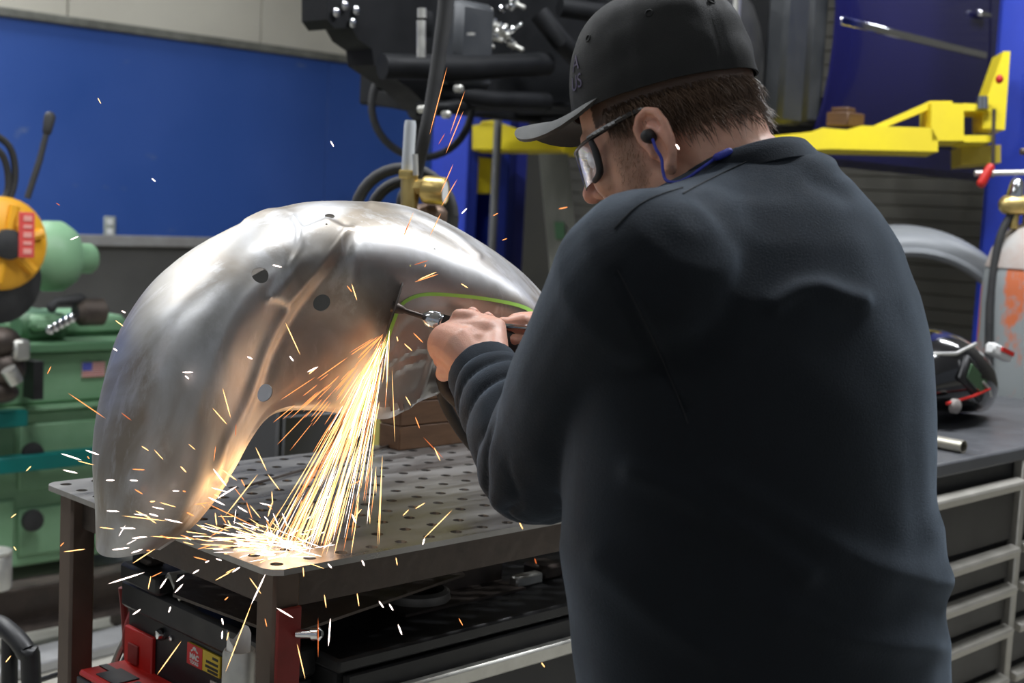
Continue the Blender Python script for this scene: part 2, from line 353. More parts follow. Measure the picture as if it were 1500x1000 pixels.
# ================================================================== welding table
ZT = .95
m_top = mat('steel_table_top', (.30, .29, .28), (.42, .41, .40), 5, .27, .42, .92, .05, 140, stretch=(1, 6, 1))
wt = thing('welding_table', 'perforated steel welding table under the bare metal fender', 'table', UV(0, 0, 0), R45)
NX, NY, CS = 20, 12, .05; TH = .008; HR = .0085
g = G(); NN = 12
for i in range(NX):
    for j in range(NY):
        cx, cy = (i+.5)*CS, (j+.5)*CS; ci = []; sq = []
        for k in range(NN):
            a_ = 2*math.pi*k/NN + math.pi/4; c, s_ = math.cos(a_), math.sin(a_)
            ci.append((cx+HR*c, cy+HR*s_)); m_ = max(abs(c), abs(s_)); px, py = cx+CS/2*c/m_, cy+CS/2*s_/m_
            if (px < 1e-6 or px > NX*CS-1e-6) and (py < 1e-6 or py > NY*CS-1e-6): px -= (px-cx)*.28; py -= (py-cy)*.28
            sq.append((px, py))
        vs = [(x, y, ZT) for x, y in ci] + [(x, y, ZT) for x, y in sq] + [(x, y, ZT-TH) for x, y in ci] + [(x, y, ZT-TH) for x, y in sq]
        fs = []
        for k in range(NN):
            l = (k+1) % NN
            fs += [(k, NN+k, NN+l, l), (2*NN+l, 3*NN+l, 3*NN+k, 2*NN+k), (l, 2*NN+l, 2*NN+k, k)]
            (x0, y0), (x1, y1) = sq[k], sq[l]
            on = lambda q, e: abs(q-e) < .009
            if (on(x0, 0) and on(x1, 0)) or (on(x0, NX*CS) and on(x1, NX*CS)) or (on(y0, 0) and on(y1, 0)) or (on(y0, NY*CS) and on(y1, NY*CS)): fs.append((NN+k, 3*NN+k, 3*NN+l, NN+l))
        g.add(vs, fs)
o = g.build('table_top', m_top, wt, smooth=0, fix=False)
m_frame = mat('rusty_brown_steel', (.10, .075, .06), (.16, .12, .095), 10, .45, .6, .6, .1, 60)
W_, D_ = NX*CS, NY*CS
for y0 in (.035, D_-.035-.006): G().span((.058, y0, ZT-TH-.055), (W_-.058, y0+.006, ZT-TH), .001).build('apron', m_steel_dark, wt)
for x0 in (.035, W_-.041): G().span((x0, .058, ZT-TH-.055), (x0+.006, D_-.058, ZT-TH), .001).build('apron', m_steel_dark, wt)
for x0 in (.018, W_-.058):
    for y0 in (.018, D_-.058):
        G().span((x0, y0, 0.02), (x0+.04, y0+.04, ZT-TH), .004).build('leg', m_frame, wt)
        G().span((x0-.015, y0-.015, 0), (x0+.055, y0+.055, .02), .003).build('foot_plate', m_steel_dark, wt)
G().span((.03, .03, .28), (W_-.03, D_-.03, .30), .003).build('lower_shelf', m_steel_dark, wt)
rs = G().span((.020, .012, .05), (.057, .018, .895), .002).build('red_strip', mat('dark_red_paint', (.28, .02, .018), (.2, .02, .015), 12, .45, .6), wt)
for z_ in (.86, .6): G().lathe([(.006, 0), (.006, .02), (.009, .021), (.009, .03), (.004, .034)], (.05, .012, z_), (.6, -1, .15), 10).build('bolt', m_chrome, rs)

# loose sheet on the chest under the table
zs = .845
t = thing('steel_sheet', 'dark loose steel sheet stored under the table top', 'steel sheet', UV(0, 0, 0), R45)
def onz(x, y, z):
    d = at(x, y, 1)-CAM; return CAM + d*((z-CAM.z)/d.z)
P = [(.083, .05), (.44, .125), (.52, .36), (.09, .36), (.035, .28), (.05, .09)]
G().prism([(x, y, zs) for x, y in P], 0, (0, 0, .004)).build('sheet', m_steel_dark, t)
for x0, y0, x1, y1 in ((.17, .33, .5, .34), (.17, .20, .46, .21)): G().span((x0, y0, .80), (x1, y1, zs), .001).build('folded_edge', m_steel_dark, t)
# black tool chest under the table
ZC = .80
t = thing('tool_chest', 'black tool chest with aluminium drawer pull under the welding table', 'tool chest', UV(.145, .045, .30), R45)
CW, CDp, CH = .77, .46, ZC-.30
G().span((0, .01, 0), (CW, CDp, CH-.02), .004).build('body', m_black, t)
G().span((-.006, -.006, CH-.02), (CW+.006, CDp+.004, CH), .004).build('lid', m_black, t)
for i, (z0, z1) in enumerate(((.33, .475), (.23, .325), (.13, .225), (.01, .125))):
    d = G().span((.012, -.004, z0), (CW-.012, .01, z1), .003).build('drawer', m_black, t)
    G().box((CW/2, -.012, z1-.04 if i == 0 else z1-.02), (CW-.03, .018, .024), bev=.004).build('drawer_pull', m_alu, d)
G().lathe([(.009, 0), (.009, .004), (.003, .005)], (.50, -.004, .455), (0, -1, 0)).build('lock', m_steel_dark, t)
# bits lying on the chest
def lump(name, label, cat, uvz, build):
    t = thing(name, label, cat, UV(*uvz), R45); build(t); return t
def ringdisc(t):
    g = G(); pr = [(.04, 0), (.052, 0), (.054, .006), (.052, .016), (.044, .02), (.04, .012)]
    g.lathe(pr+[pr[0]], cap=False, n=36).build('rim', mat('worn_steel', (.30, .28, .25), (.4, .37, .33), 9, .45, .6, .6), t)
    G().lathe([(.0, .004), (.04, .004), (.04, .008), (0, .009)], n=36).build('web_plate', m_steel_dark, t)
lump('steel_ring', 'worn round steel ring lying on black chest under table', 'ring', (.40, .19, ZC), ringdisc)
def bar(t):
    G().box((0, 0, .009), (.06, .02, .018), bev=.003).build('block', m_alu, t); G().box((.06, .02, .012), (.05, .05, .024), bev=.005).build('clamp_foot', m_steel_dark, t)
lump('clamp_block', 'small grey clamp block lying on black chest beside the man', 'clamp', (.60, .15, ZC), bar)
def angle(t):
    G().span((-.05, -.03, 0), (.2, .03, .004)).build('flange', m_steel_dark, t); G().span((-.05, .026, .004), (.2, .03, .04)).build('flange', m_steel_dark, t)
lump('angle_iron', 'short dark angle iron lying on black chest', 'angle iron', (.38, .16, ZC), angle)

# red and black booster box under the left end
bx = thing('jump_starter', 'red and black boxed power booster with red label under table left end', 'power box', UV(.085, .055, .30), R45)
# it faces -u ; local x=u, y=v
B0, B1 = .035, .455   # v extent (local)
zt_ = .50           # local top (z=.80)
G().span((0.012, B0, .16), (.052, B1, zt_-.035), .004).build('black_body', m_black, bx)
G().span((.012, B0, 0), (.052, B1, .16), .004).build('red_base', m_red, bx)
G().span((.004, B1-.085, .0), (.0125, B1-.004, .437), .002).build('red_end_panel', m_red, bx)
G().span((.0, B1-.05, .385), (.0042, B1-.022, .415), .001).build('latch_recess', mat('dark_red_paint', (.2,)*3), bx)
G().span((.0, B0-.004, zt_-.035), (.056, B1+.004, zt_+.01), .006).build('top_cover', m_black, bx)
tr = G().span((-.07, B0, .372), (.0125, B1-.004, .382), .003).build('red_tray', m_red, bx)
for i in range(4):
    y0 = B0+.04+i*.095
    G().span((-.061, y0, .3822), (-.02, y0+.055, .384), .0005).build('tray_slot', m_black, tr); G().span((-.04, y0+.05, .3822), (-.027, y0+.085, .3841), .0005).build('tray_slot', m_black, tr)
G().span((-.073, B0, .362), (-.067, B1-.004, .372), .001).build('tray_lip', m_black, tr)
G().span((-.066, B0+.005, 0), (.012, B1-.01, .361), .004).build('red_front', m_red, bx)
lz = .440; ly = .236; hw_ = .042; hh_ = .0155
lb = G().span((.0085, ly-hw_, lz-hh_), (.0122, ly+hw_, lz+hh_), .0005).build('label_plate', mat('label_yellow', (.8, .6, .05), None, 4, .5), bx)
G().span((.0078, ly+.002, lz-hh_), (.0086, ly+hw_, lz+hh_)).build('label_red', mat('label_red_print', (.65, .03, .03), None, 4, .5), lb)
RX = Matrix(((0, 0, -1), (-1, 0, 0), (0, 1, 0))).to_4x4()   # text x -> -v, y -> z, faces -u
def put_text(txt, size, p, m, parent, bold=0):
    me = text_mesh(txt, size, .0003, bold=bold); me.transform(Matrix.Translation(p) @ RX); return link('lettering', me, m, parent, 0)
put_text('MAC', .011, Vector((.0074, ly+.022, lz-.002)), m_white, lb, .0005); put_text('TOOLS', .007, Vector((.0074, ly+.022, lz-.0105)), m_white, lb, .0002)
for k_ in range(5):
    a_ = math.radians(30+30*k_); G().box((.0076, ly+.022-math.cos(a_)*.007, lz+.004+math.sin(a_)*.0065), (.0006, .0024, .006), Matrix.Rotation(a_-math.pi/2, 4, 'X')).build('logo_mark', m_white, lb)
for z_, w2 in ((.009, .014), (.001, .030), (-.006, .032), (-.0115, .026)): G().span((.0079, ly-.038, lz+z_-.0018), (.0086, ly-.038+w2, lz+z_+.0018)).build('label_line', m_black, lb)
G().span((.009, ly-.04, lz-.032), (.0122, ly-.018, lz-.024), .0005).build('rating_plate', m_alu, bx)
for y_ in (B1-.105, B1-.13): G().lathe([(.009, 0), (.01, .004), (.006, .012), (.0, .013)] if y_ > B1-.12 else [(.004, 0), (.004, .004), (0, .005)], (.012, y_, .448), (-1, 0, 0), 14).build('socket_stud', m_chrome, bx)
put_text('MAC TOOLS', .06, Vector((-.0664, .25, .31)), m_black, bx, .001)

# clutter on top of the booster: clamp block with knob, V-block
cl = thing('toggle_clamp', 'black clamp with round knob on top of red booster box', 'clamp', UV(.12, .44, .81), R45)
G().span((-.045, -.05, 0), (.03, .06, .03), .005).build('base', m_black, cl)
G().span((-.03, -.0, .03), (.0, .03, .045), .004).build('arm', m_steel_dark, cl)
G().lathe([(.01, .03), (.01, .055), (.022, .06), (.026, .066), (.026, .078), (.022, .084), (0, .085)], (-.02, .045, 0), n=24).build('knob', m_rubber, cl)
G().lathe([(.006, .045), (.006, .055), (.011, .056), (.011, .064), (0, .066)], (-.02, .0, 0), n=6).build('hex_bolt', m_chrome, cl)
vb = thing('angle_bracket', 'small steel angle bracket standing on red booster box', 'bracket', UV(.105, .385, .81), R45)
for s_ in (-1, 1): G().box((0, .016*s_, .018), (.03, .006, .046), Matrix.Rotation(s_*.8, 4, 'X'), .001).build('wing', m_alu if s_ else m_alu, vb)
cn = thing('steel_canister', 'small brushed steel canister with torn paper beside the red strip', 'canister', UV(-.022, .03, 0), R45)
G().lathe([(.019, .60), (.0205, .603), (.0205, .845), (.0185, .85), (.0165, .85), (.0165, .82)], n=28).build('cup', m_alu, cn)
G().grid([[Vector((.016*math.cos(a_), .016*math.sin(a_), .835+h_*(.032+.009*math.sin(3*a_)))) for a_ in [k*.3 for k in range(13)]] for h_ in (0, .5, 1)]).build('torn_paper', m_white, cn)
G().span((-.024, -.024, .585), (.026, .024, .60), .003).build('cup_shelf', m_steel_dark, cn); G().span((.0, -.01, 0), (.024, .008, .585), .003).build('cup_bracket', m_steel_dark, cn)
# wiring bundle hanging at the far left end
t = thing('cable_bundle', 'tangle of black and grey cables beside red booster box', 'cables', UV(.125, .535, .30), R45)
for k_ in range(7):
    r_ = random.Random(k_); pts = [(r_.uniform(-.03, .03), r_.uniform(-.02, .03), z_) for z_ in (.02, .12, .22, .32, .42, .48)]
    G().tube(pts, .006+.002*(k_ % 3), 8, sub=5).build('cable', (m_rubber, mat('dark_red_paint', (0, 0, 0)), m_alu)[(0, 1, 0, 2, 0, 0, 1)[k_]], t)

# ================================================================== the fender
# control sections from the foot (hanging past the table's end) over the top to the rear; each from wheel-opening edge outwards and over the crown
SEC = [
 [(236, 803, 1.66), (205, 811, 1.64), (175, 816, 1.64), (150, 813, 1.66), (141, 800, 1.71), (150, 792, 1.80), (185, 790, 1.88)],
 [(290, 762, 1.68), (255, 768, 1.63), (212, 768, 1.615), (172, 762, 1.63), (141, 745, 1.69), (152, 738, 1.81), (195, 735, 1.92)],
 [(337, 702, 1.71), (300, 700, 1.64), (250, 695, 1.61), (190, 685, 1.62), (137, 660, 1.70), (160, 655, 1.85), (215, 655, 1.97)],
 [(368, 645, 1.71), (336, 632, 1.66), (280, 612, 1.61), (205, 585, 1.62), (151, 570, 1.72), (175, 570, 1.88), (235, 580, 2.01)],
 [(398, 611, 1.725), (362, 560, 1.68), (310, 520, 1.62), (230, 480, 1.64), (180, 478, 1.75), (200, 480, 1.92), (265, 510, 2.05)],
 [(432, 602, 1.74), (398, 510, 1.70), (350, 440, 1.645), (290, 400, 1.68), (240, 398, 1.79), (265, 405, 1.96), (310, 450, 2.09)],
 [(478, 603, 1.76), (440, 480, 1.725), (410, 390, 1.68), (365, 340, 1.73), (330, 338, 1.83), (345, 350, 2.0), (375, 400, 2.12)],
 [(525, 610, 1.78), (492, 480, 1.75), (475, 370, 1.71), (450, 310, 1.77), (425, 302, 1.86), (440, 318, 2.03), (450, 370, 2.15)],
 [(570, 614, 1.80), (552, 490, 1.77), (545, 370, 1.74), (530, 308, 1.80), (512, 295, 1.89), (525, 310, 2.06), (530, 365, 2.18)],
 [(606, 596, 1.815), (612, 490, 1.795), (616, 380, 1.775), (610, 325, 1.83), (600, 305, 1.92), (610, 322, 2.09), (612, 375, 2.20)],
 [(645, 580, 1.85), (668, 500, 1.82), (684, 410, 1.81), (688, 365, 1.86), (684, 343, 1.95), (690, 360, 2.11), (690, 405, 2.22)],
 [(690, 570, 1.87), (722, 510, 1.85), (745, 440, 1.85), (752, 410, 1.90), (750, 388, 1.98), (755, 402, 2.13), (752, 440, 2.24)],
 [(735, 562, 1.90), (770, 520, 1.885), (795, 475, 1.885), (803, 455, 1.93), (803, 441, 2.0), (806, 452, 2.14), (800, 480, 2.25)],
]
A = np.array([[tuple(at(*p)) for p in r] for r in SEC])
def cr(A, n):
    k = A.shape[0]; out = []
    for t_ in np.linspace(0, k-1, n):
        i = min(int(t_), k-2); f = t_-i; p1, p2 = A[i], A[i+1]
        p0 = A[i-1] if i > 0 else 2*p1-p2; p3 = A[i+2] if i+2 < k else 2*p2-p1
        out.append(.5*(2*p1+(p2-p0)*f+(2*p0-5*p1+4*p2-p3)*f*f+(3*p1-p0-3*p2+p3)*f**3))
    return np.array(out)
NU, NV = 190, 120
B = cr(A, NU); B = np.swapaxes(cr(np.swapaxes(B, 0, 1), NV), 0, 1)
# normals
du = np.gradient(B, axis=0); dv = np.gradient(B, axis=1); N = np.cross(du, dv); N /= np.linalg.norm(N, axis=2, keepdims=True)
tocam = np.array(CAM)[None, None]-B
if (N*tocam).sum(2)[NU//2, 20] < 0: N = -N
camn = np.array
rel = B-np.array(CAM); zz = rel@np.array(FW); PX = 750+FPX*(rel@np.array(RT))/zz; PY = 500-FPX*(rel@np.array(UP))/zz
front = (np.arange(NV)[None, :] < NV*.70)
def pdist(poly):
    best = np.full(PX.shape, 1e9)
    for (x0, y0), (x1, y1) in zip(poly, poly[1:]):
        dx, dy = x1-x0, y1-y0; t_ = np.clip(((PX-x0)*dx+(PY-y0)*dy)/(dx*dx+dy*dy), 0, 1)
        best = np.minimum(best, np.hypot(PX-x0-t_*dx, PY-y0-t_*dy))
    return best
def inside(poly):
    r = np.zeros(PX.shape, bool); n = len(poly)
    for i in range(n):
        (x0, y0), (x1, y1) = poly[i], poly[(i+1) % n]
        c = ((y0 > PY) != (y1 > PY)) & (PX < (x1-x0)*(PY-y0)/(y1-y0+1e-9)+x0); r ^= c
    return r
def sm(poly, n=6):
    P, _ = smooth_path([Vector((x, y, 0)) for x, y in poly], 1, n); return [(p.x, p.y) for p in P]
D = np.zeros(PX.shape)
bead = sm([(360, 322), (395, 312), (425, 316), (440, 335), (436, 365), (418, 400), (393, 436)])
D += .0035*np.exp(-(pdist(bead)/4.5)**2)
# raised plateau right of the stepped bead up to the crease
plat = [(440, 335), (436, 365), (418, 400), (393, 436), (420, 452), (470, 395), (515, 338), (480, 318)]
ins = inside(plat); pd = pdist(plat+[plat[0]]); D += np.where(ins, .0055*np.clip(pd/7, 0, 1), 0)
crease = sm([(512, 338), (470, 395), (420, 455), (385, 520), (362, 590), (330, 650), (318, 700)])
dc = pdist(crease); D += .0028*np.exp(-(dc/8)**2); D -= .0012*np.exp(-((dc-14)/9)**2)*(inside(crease+[(700, 700), (700, 330)]))
D += .0015*np.exp(-(pdist(sm([(516, 340), (520, 380), (516, 410)]))/7)**2)
# recessed panel with two press ribs at the lower right, flange
rec = sm([(535, 590), (560, 520), (590, 465), (650, 450), (700, 470), (668, 560), (610, 600)], 4)
D -= .004*np.clip(np.where(inside(rec), pdist(rec)/14, 0), 0, 1)
for rb_ in ([(545, 545), (600, 515), (640, 508)], [(548, 565), (595, 535), (620, 528)], [(560, 597), (605, 600)], [(640, 480), (625, 560), (600, 600)]): D += .0035*np.exp(-(pdist(sm(rb_))/4.5)**2)
D += .003*np.exp(-(pdist(sm([(545, 300), (600, 312), (660, 342), (700, 375)]))/5)**2)
# gentle hammered waviness
for i in range(NU):
    for j in range(NV):
        p = Vector(B[i, j]); D[i, j] += .0016*noise.noise(p*12)+.0004*noise.noise(p*40)
D = np.where(front, D, D*.2)
# rolled lip along the opening
lip = np.zeros(NV); lip[:4] = [-.006, -.001, .0015, .001]
B = B + N*D[:, :, None] + N*lip[None, :, None]
g = G().grid([[Vector(B[i, j]) for j in range(NV)] for i in range(NU)])
fo = bpy.data.objects.new('tmpf', g.mesh('tmpf')); COL.objects.link(fo)
bv = BVHTree.FromPolygons(g.v, g.f)
md = fo.modifiers.new('s', 'SOLIDIFY'); md.thickness = .0018; md.offset = 0
def cast(x, y):
    d = (at(x, y, 1)-CAM).normalized(); h = bv.ray_cast(CAM, d); return h[0], (h[1] if h[1].dot(d) < 0 else -h[1])
cut = G()
for x, y, r in ((381, 403, .0105), (471, 443, .0115), (387, 575, .0115), (483, 317, .0065), (478, 329, .0015), (601, 389, .0014), (636, 365, .0016)):
    p, n_ = cast(x, y)
    cut.cyl(p-n_*.012, p+n_*.012, r, n=24)
co = bpy.data.objects.new('tmpc', cut.mesh('tmpc')); COL.objects.link(co)
bmx = bmesh.new(); bmx.from_mesh(co.data); bmesh.ops.recalc_face_normals(bmx, faces=bmx.faces[:]); bmx.to_mesh(co.data); bmx.free()
bo = fo.modifiers.new('b', 'BOOLEAN'); bo.operation = 'DIFFERENCE'; bo.object = co; bo.solver = 'EXACT'
me = evaluated(fo, 'fender_skin'); bpy.data.objects.remove(co)
base = UV(-.02, .3, ZT)
fe = thing('car_fender', 'bare steel curved car fender with punched holes on the welding table', 'fender', base, 0)
me.transform(rootmat(fe).inverted())
m_fen = mat('bare_fender_steel', (.42, .415, .41), (.56, .56, .565), 5, .36, .52, .74, .05, 25, detail=9)
nt = m_fen.node_tree; b_ = nt.nodes['Principled BSDF']; mx = nt.nodes[m_fen['mix']]
tc = nt.nodes['Texture Coordinate']; n_ = nt.nodes.new('ShaderNodeTexNoise'); n_.inputs['Scale'].default_value = 6.5; n_.inputs['Detail'].default_value = 7; n_.inputs['Distortion'].default_value = .8
nt.links.new(tc.outputs['Object'], n_.inputs[0]); r_ = nt.nodes.new('ShaderNodeMapRange'); r_.inputs[1].default_value = .44; r_.inputs[2].default_value = .66; r_.inputs[4].default_value = .85; nt.links.new(n_.outputs[0], r_.inputs[0])
m2 = nt.nodes.new('ShaderNodeMix'); m2.data_type = 'RGBA'; m2.inputs[7].default_value = (.26, .21, .15, 1); nt.links.new(r_.outputs[0], m2.inputs[0]); nt.links.new(mx.outputs[2], m2.inputs[6]); nt.links.new(m2.outputs[2], b_.inputs['Base Color'])
n2_ = nt.nodes.new('ShaderNodeTexNoise'); n2_.inputs['Scale'].default_value = 18; n2_.inputs['Detail'].default_value = 8; n2_.inputs['Roughness'].default_value = .7
mp2 = nt.nodes.new('ShaderNodeMapping'); mp2.inputs['Scale'].default_value = (1, 1.6, .5); nt.links.new(tc.outputs['Object'], mp2.inputs[0]); nt.links.new(mp2.outputs[0], n2_.inputs[0])
r2_ = nt.nodes.new('ShaderNodeMapRange'); r2_.inputs[1].default_value = .52; r2_.inputs[2].default_value = .62; r2_.inputs[4].default_value = .45; nt.links.new(n2_.outputs[0], r2_.inputs[0])
m4 = nt.nodes.new('ShaderNodeMix'); m4.data_type = 'RGBA'; m4.inputs[7].default_value = (.62, .62, .64, 1); nt.links.new(r2_.outputs[0], m4.inputs[0]); nt.links.new(m2.outputs[2], m4.inputs[6]); nt.links.new(m4.outputs[2], b_.inputs['Base Color'])
link('fender_skin', me, m_fen, fe, 35)
# green layout tape
def ribbon(poly, wpx, off, name, m):
    g = G(); rows = []; n = len(poly)
    for i, (x, y) in enumerate(poly):
        x0, y0 = poly[max(i-1, 0)]; x1, y1 = poly[min(i+1, n-1)]; l_ = math.hypot(x1-x0, y1-y0); nx, ny = -(y1-y0)/l_, (x1-x0)/l_
        r = []
        for s_ in (-1, 1):
            p, nn = cast(x+nx*wpx/2*s_, y+ny*wpx/2*s_); r.append((p, nn))
        rows.append([r[0][0]+r[0][1]*.0012, r[0][0]+r[0][1]*off, r[1][0]+r[1][1]*off, r[1][0]+r[1][1]*.0012])
    g.loft(rows).build(name, m, fe, True, 0)
ribbon(sm([(784, 462), (770, 452), (745, 444), (700, 436), (650, 431), (620, 431), (600, 437), (586, 448), (576, 470), (566, 500), (550, 545), (538, 580), (528, 600)], 5), 5, .0018, 'layout_tape', mat('green_tape', (.38, .75, .13), None, 4, .5))

# cardboard/wood block that props the rear of the fender
t = thing('wooden_block', 'brown wooden block propping rear of fender on table', 'block', UV(.79, .565, ZT), R45)
m_wood = mat('brown_wood', (.12, .058, .024), (.085, .04, .016), 9, .55, .7, stretch=(1, 1, 6))
for k_ in range(3): G().span((-.14, -.03, .045*k_), (.19, .03, .045*k_+.044), .002).build('board', m_wood, t)
# thin rod lying on the table
t = G().tube([onz(360, 712, ZT+.004), onz(572, 652, ZT+.004), onz(640, 634, ZT+.004)], .0025, 8).build('wire_rod', m_steel_dark); tag(t, 'thin dark wire rod lying across the table top', 'rod')
# ================================================================== two-post lift
m_dblue = m_blue
def hit_u(x, y, u):
    d = at(x, y, 1)-CAM; t = (u - (CAM-C0).dot(UD))/d.dot(UD); return CAM + d*t
def uvz(p): q = p-C0; return Vector((q.dot(UD), q.dot(VD), p.z))
# near post (right edge of the photo), far post
PN = uvz(at(1522, 300, 4.5)); PF = uvz(at(686, 300, 6.4))
def post(pu, pv, label, s_):
    t = thing('lift_post', label, 'lift post', UV(pu, pv, 0), R45, 'posts of the two-post lift')
    g = G(); w2, d2, th = .13, .13, .012
    # C-section column open towards the vehicle (s_ = +1: opening towards +v)
    g.span((-w2, -d2*s_ if s_ > 0 else d2-th, 0), (w2, -d2*s_+th if s_ > 0 else d2, 3.4))
    g.build('column_back', m_dblue, t)
    for x in (-w2, w2-th): G().span((x, -d2, 0), (x+th, d2, 3.4)).build('column_side', m_dblue, t)
    for x in (-w2, w2-.06): G().span((x, (d2-th)*s_ if s_ > 0 else -d2, 0), (x+.06, d2 if s_ > 0 else -d2+th, 3.4)).build('column_lip', m_dblue, t)
    G().span((-.22, -.24, 0), (.22, .24, .015), .003).build('base_plate', m_dblue, t)
    c = G().span((-.06, -.09, 1.45), (.06, .09, 1.62), .006).build('carriage', m_yellow, t)
    return t
pn = post(PN.x, PN.y, 'near blue lift post at right edge carrying yellow arms', 1)
pf = post(PF.x, PF.y, 'far blue lift post behind the fender and regulator', -1)
# near arm: built in its post's frame
def LP(root, x, y, d): return rootmat(root).inverted() @ at(x, y, d)
AD = 4.25
def A_(x, y, d=AD): return LP(pn, x, y, d)
arm = G()
def slab(poly, d, th, name, m, parent, root):
    P = [LP(root, x, y, d) for x, y in poly]; n_ = (P[1]-P[0]).cross(P[2]-P[0]).normalized()
    cdir = rootmat(root).inverted().to_3x3() @ FW
    if n_.dot(cdir) < 0: n_ = -n_
    return G().prism(P, 0, n_*th).build(name, m, parent)
am = slab([(1060, 206), (1188, 193), (1205, 187), (1240, 190), (1262, 184), (1365, 187), (1374, 205), (1374, 222), (1215, 218), (1060, 226)], AD, .12, 'lift_arm', m_yellow, pn, pn)
slab([(1278, 185), (1362, 148), (1395, 148), (1395, 156), (1366, 158), (1292, 188)], AD+.03, .05, 'arm_brace', m_yellow, am, pn)
slab([(1364, 150), (1412, 152), (1412, 206), (1364, 206)], AD, .12, 'arm_knuckle', m_yellow, am, pn)
slab([(1412, 151), (1452, 154), (1452, 163), (1412, 162)], AD, .12, 'knuckle_plate', m_yellow, am, pn); slab([(1412, 198), (1452, 198), (1452, 208), (1412, 208)], AD, .12, 'knuckle_plate', m_yellow, am, pn)
slab([(1440, 160), (1470, 75), (1480, 75), (1472, 190), (1440, 188)], AD+.02, .1, 'gusset', m_yellow, am, pn)
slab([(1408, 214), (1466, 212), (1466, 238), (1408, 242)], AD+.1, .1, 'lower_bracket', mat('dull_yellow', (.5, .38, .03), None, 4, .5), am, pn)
G().cyl(A_(1438, 142), A_(1438, 160), .02).build('pivot_pin', m_chrome, am)
G().ell(A_(1464, 116, AD-.05), (.012, .012, .014)).build('lock_ball', m_red, am)
G().cyl(A_(1456, 160, AD-.02), A_(1454, 260, AD-.02), .006).build('lock_rod', m_steel_dark, am)
w_ = thing('wood_shim', 'small brown wood shim on the yellow lift arm', 'wood block', at(1235, 186, AD+.06), R45)
G().span((-.04, -.04, 0), (.06, .04, .045), .004).build('block', m_wood, w_); G().span((-.03, -.03, .045), (.02, .03, .06), .003).build('splinter', m_wood, w_)
# far arm
fa = slab([(692, 184), (712, 180), (770, 192), (840, 194), (905, 200), (905, 222), (830, 220), (692, 218)], 6.15, .14, 'lift_arm', m_yellow, pf, pf)
slab([(705, 178), (722, 176), (762, 190), (700, 190)], 6.15, .12, 'arm_brace', m_yellow, fa, pf)
slab([(826, 205), (850, 205), (850, 225), (826, 224)], 6.1, .1, 'arm_pad_seat', m_yellow, fa, pf)
# poles leaning behind
def pole(name, label, cat, x, y0, d, r, m, lean=0):
    p = at(x, 300, d); t = thing(name, label, cat, (p.x, p.y, 0), R45)
    G().lathe([(r*1.6, 0), (r*1.6, .01), (r, .012), (r, 1.2), (r, 2.5)], n=14).build('pipe', m, t); G().lathe([(r*1.25, 1.1), (r*1.25, 1.16)], n=14).build('coupling', m, t); return t
pole('steel_pipe', 'slim grey vertical pipe beside the far blue post', 'pipe', 724, 0, 6.0, .018, mat('grey_pipe', (.2, .2, .2), None, 4, .5, metal=.5))
p = at(757, 300, 6.6); t = thing('blue_channel', 'narrow dark blue steel channel standing behind grey pipe', 'steel channel', (p.x, p.y, 0), R45)
for a0, a1 in (((-.035, -.02, 0), (.035, -.012, 2.4)), ((-.035, -.012, 0), (-.027, .03, 2.4)), ((.027, -.012, 0), (.035, .03, 2.4))): G().span(a0, a1).build('flange', mat('navy_paint', (.012, .018, .16), None, 4, .45), t)
t = thing('pale_plank', 'long pale grey plank leaning on dark wall near yellow arm', 'plank', at(825, 300, 6.0)*Vector((1, 1, 0)), R45)
m_plank = mat('weathered_plank', (.20, .20, .17), (.27, .27, .23), 5, .6, .7, stretch=(4, 4, .6))
I_ = rootmat(t).inverted()
a_ = [I_ @ at(x, y, 6.0) for x, y in ((790, 225), (832, 225), (849, 400), (866, 640), (826, 640), (806, 400))]
G().prism(a_, 0, I_.to_3x3() @ FW*.04).build('board', m_plank, t); G().prism([I_ @ at(x, y, 5.99) for x, y in ((812, 325), (826, 325), (828, 350), (814, 350))], 0, I_.to_3x3() @ FW*.01).build('green_smear', mat('shaded_green', (0, 0, 0)), t)  # smear reuses the saw's darkened green
pl2 = (I_ @ at(826, 640, 6.0)).z
G().span((I_@at(815, 600, 6.0) - Vector((.1, .05, 0)))*Vector((1, 1, 0)), (I_@at(815, 600, 6.0))*Vector((1, 1, 0))+Vector((.12, .1, pl2+.1))).build('foot_block', m_wood, t)
# dark curved body panel near the man's shoulder
def arch(name, label, loc, R1, R2, a0, a1, wid, m, rz, tiltz=0):
    t = thing(name, label, 'fender', loc, rz); rows = []
    for k_ in range(33):
        a = math.radians(a0+(a1-a0)*k_/32); c, s_ = math.cos(a), math.sin(a); row = []
        for j in range(9):
            q = j/8; rr = R2+(R1-R2)*math.sin(q*math.pi/2)**.8; row.append(Vector((c*rr, -wid*.5+wid*(q**2), s_*rr)))
        rows.append(row)
    g = G().grid(rows); me = g.mesh('arch'); o = bpy.data.objects.new('x', me); COL.objects.link(o); s2 = o.modifiers.new('s', 'SOLIDIFY'); s2.thickness = .004
    link('arch_skin', evaluated(o, 'arch_skin'), m, t, 40)
    G().tube([Vector((math.cos(math.radians(a0+(a1-a0)*k_/32))*R2, -wid*.5, math.sin(math.radians(a0+(a1-a0)*k_/32))*R2)) for k_ in range(33)], .014, 8).build('rolled_lip', m, t)
    return t
p = at(880, 470, 4.6); arch('body_panel', 'dark curved body panel behind the man and the plank', Vector((p.x, p.y, .72)), .42, .34, 0, 180, .16, mat('dark_grey_primer', (.035, .038, .04), None, 5, .4), 0)
tb = thing('dark_rack', 'low dark rack holding spare body panels behind the man', 'rack', Vector((p.x, p.y, 0)), 0)
G().span((-.5, -.2, .68), (.6, .25, .72), .004).build('shelf', m_black, tb)
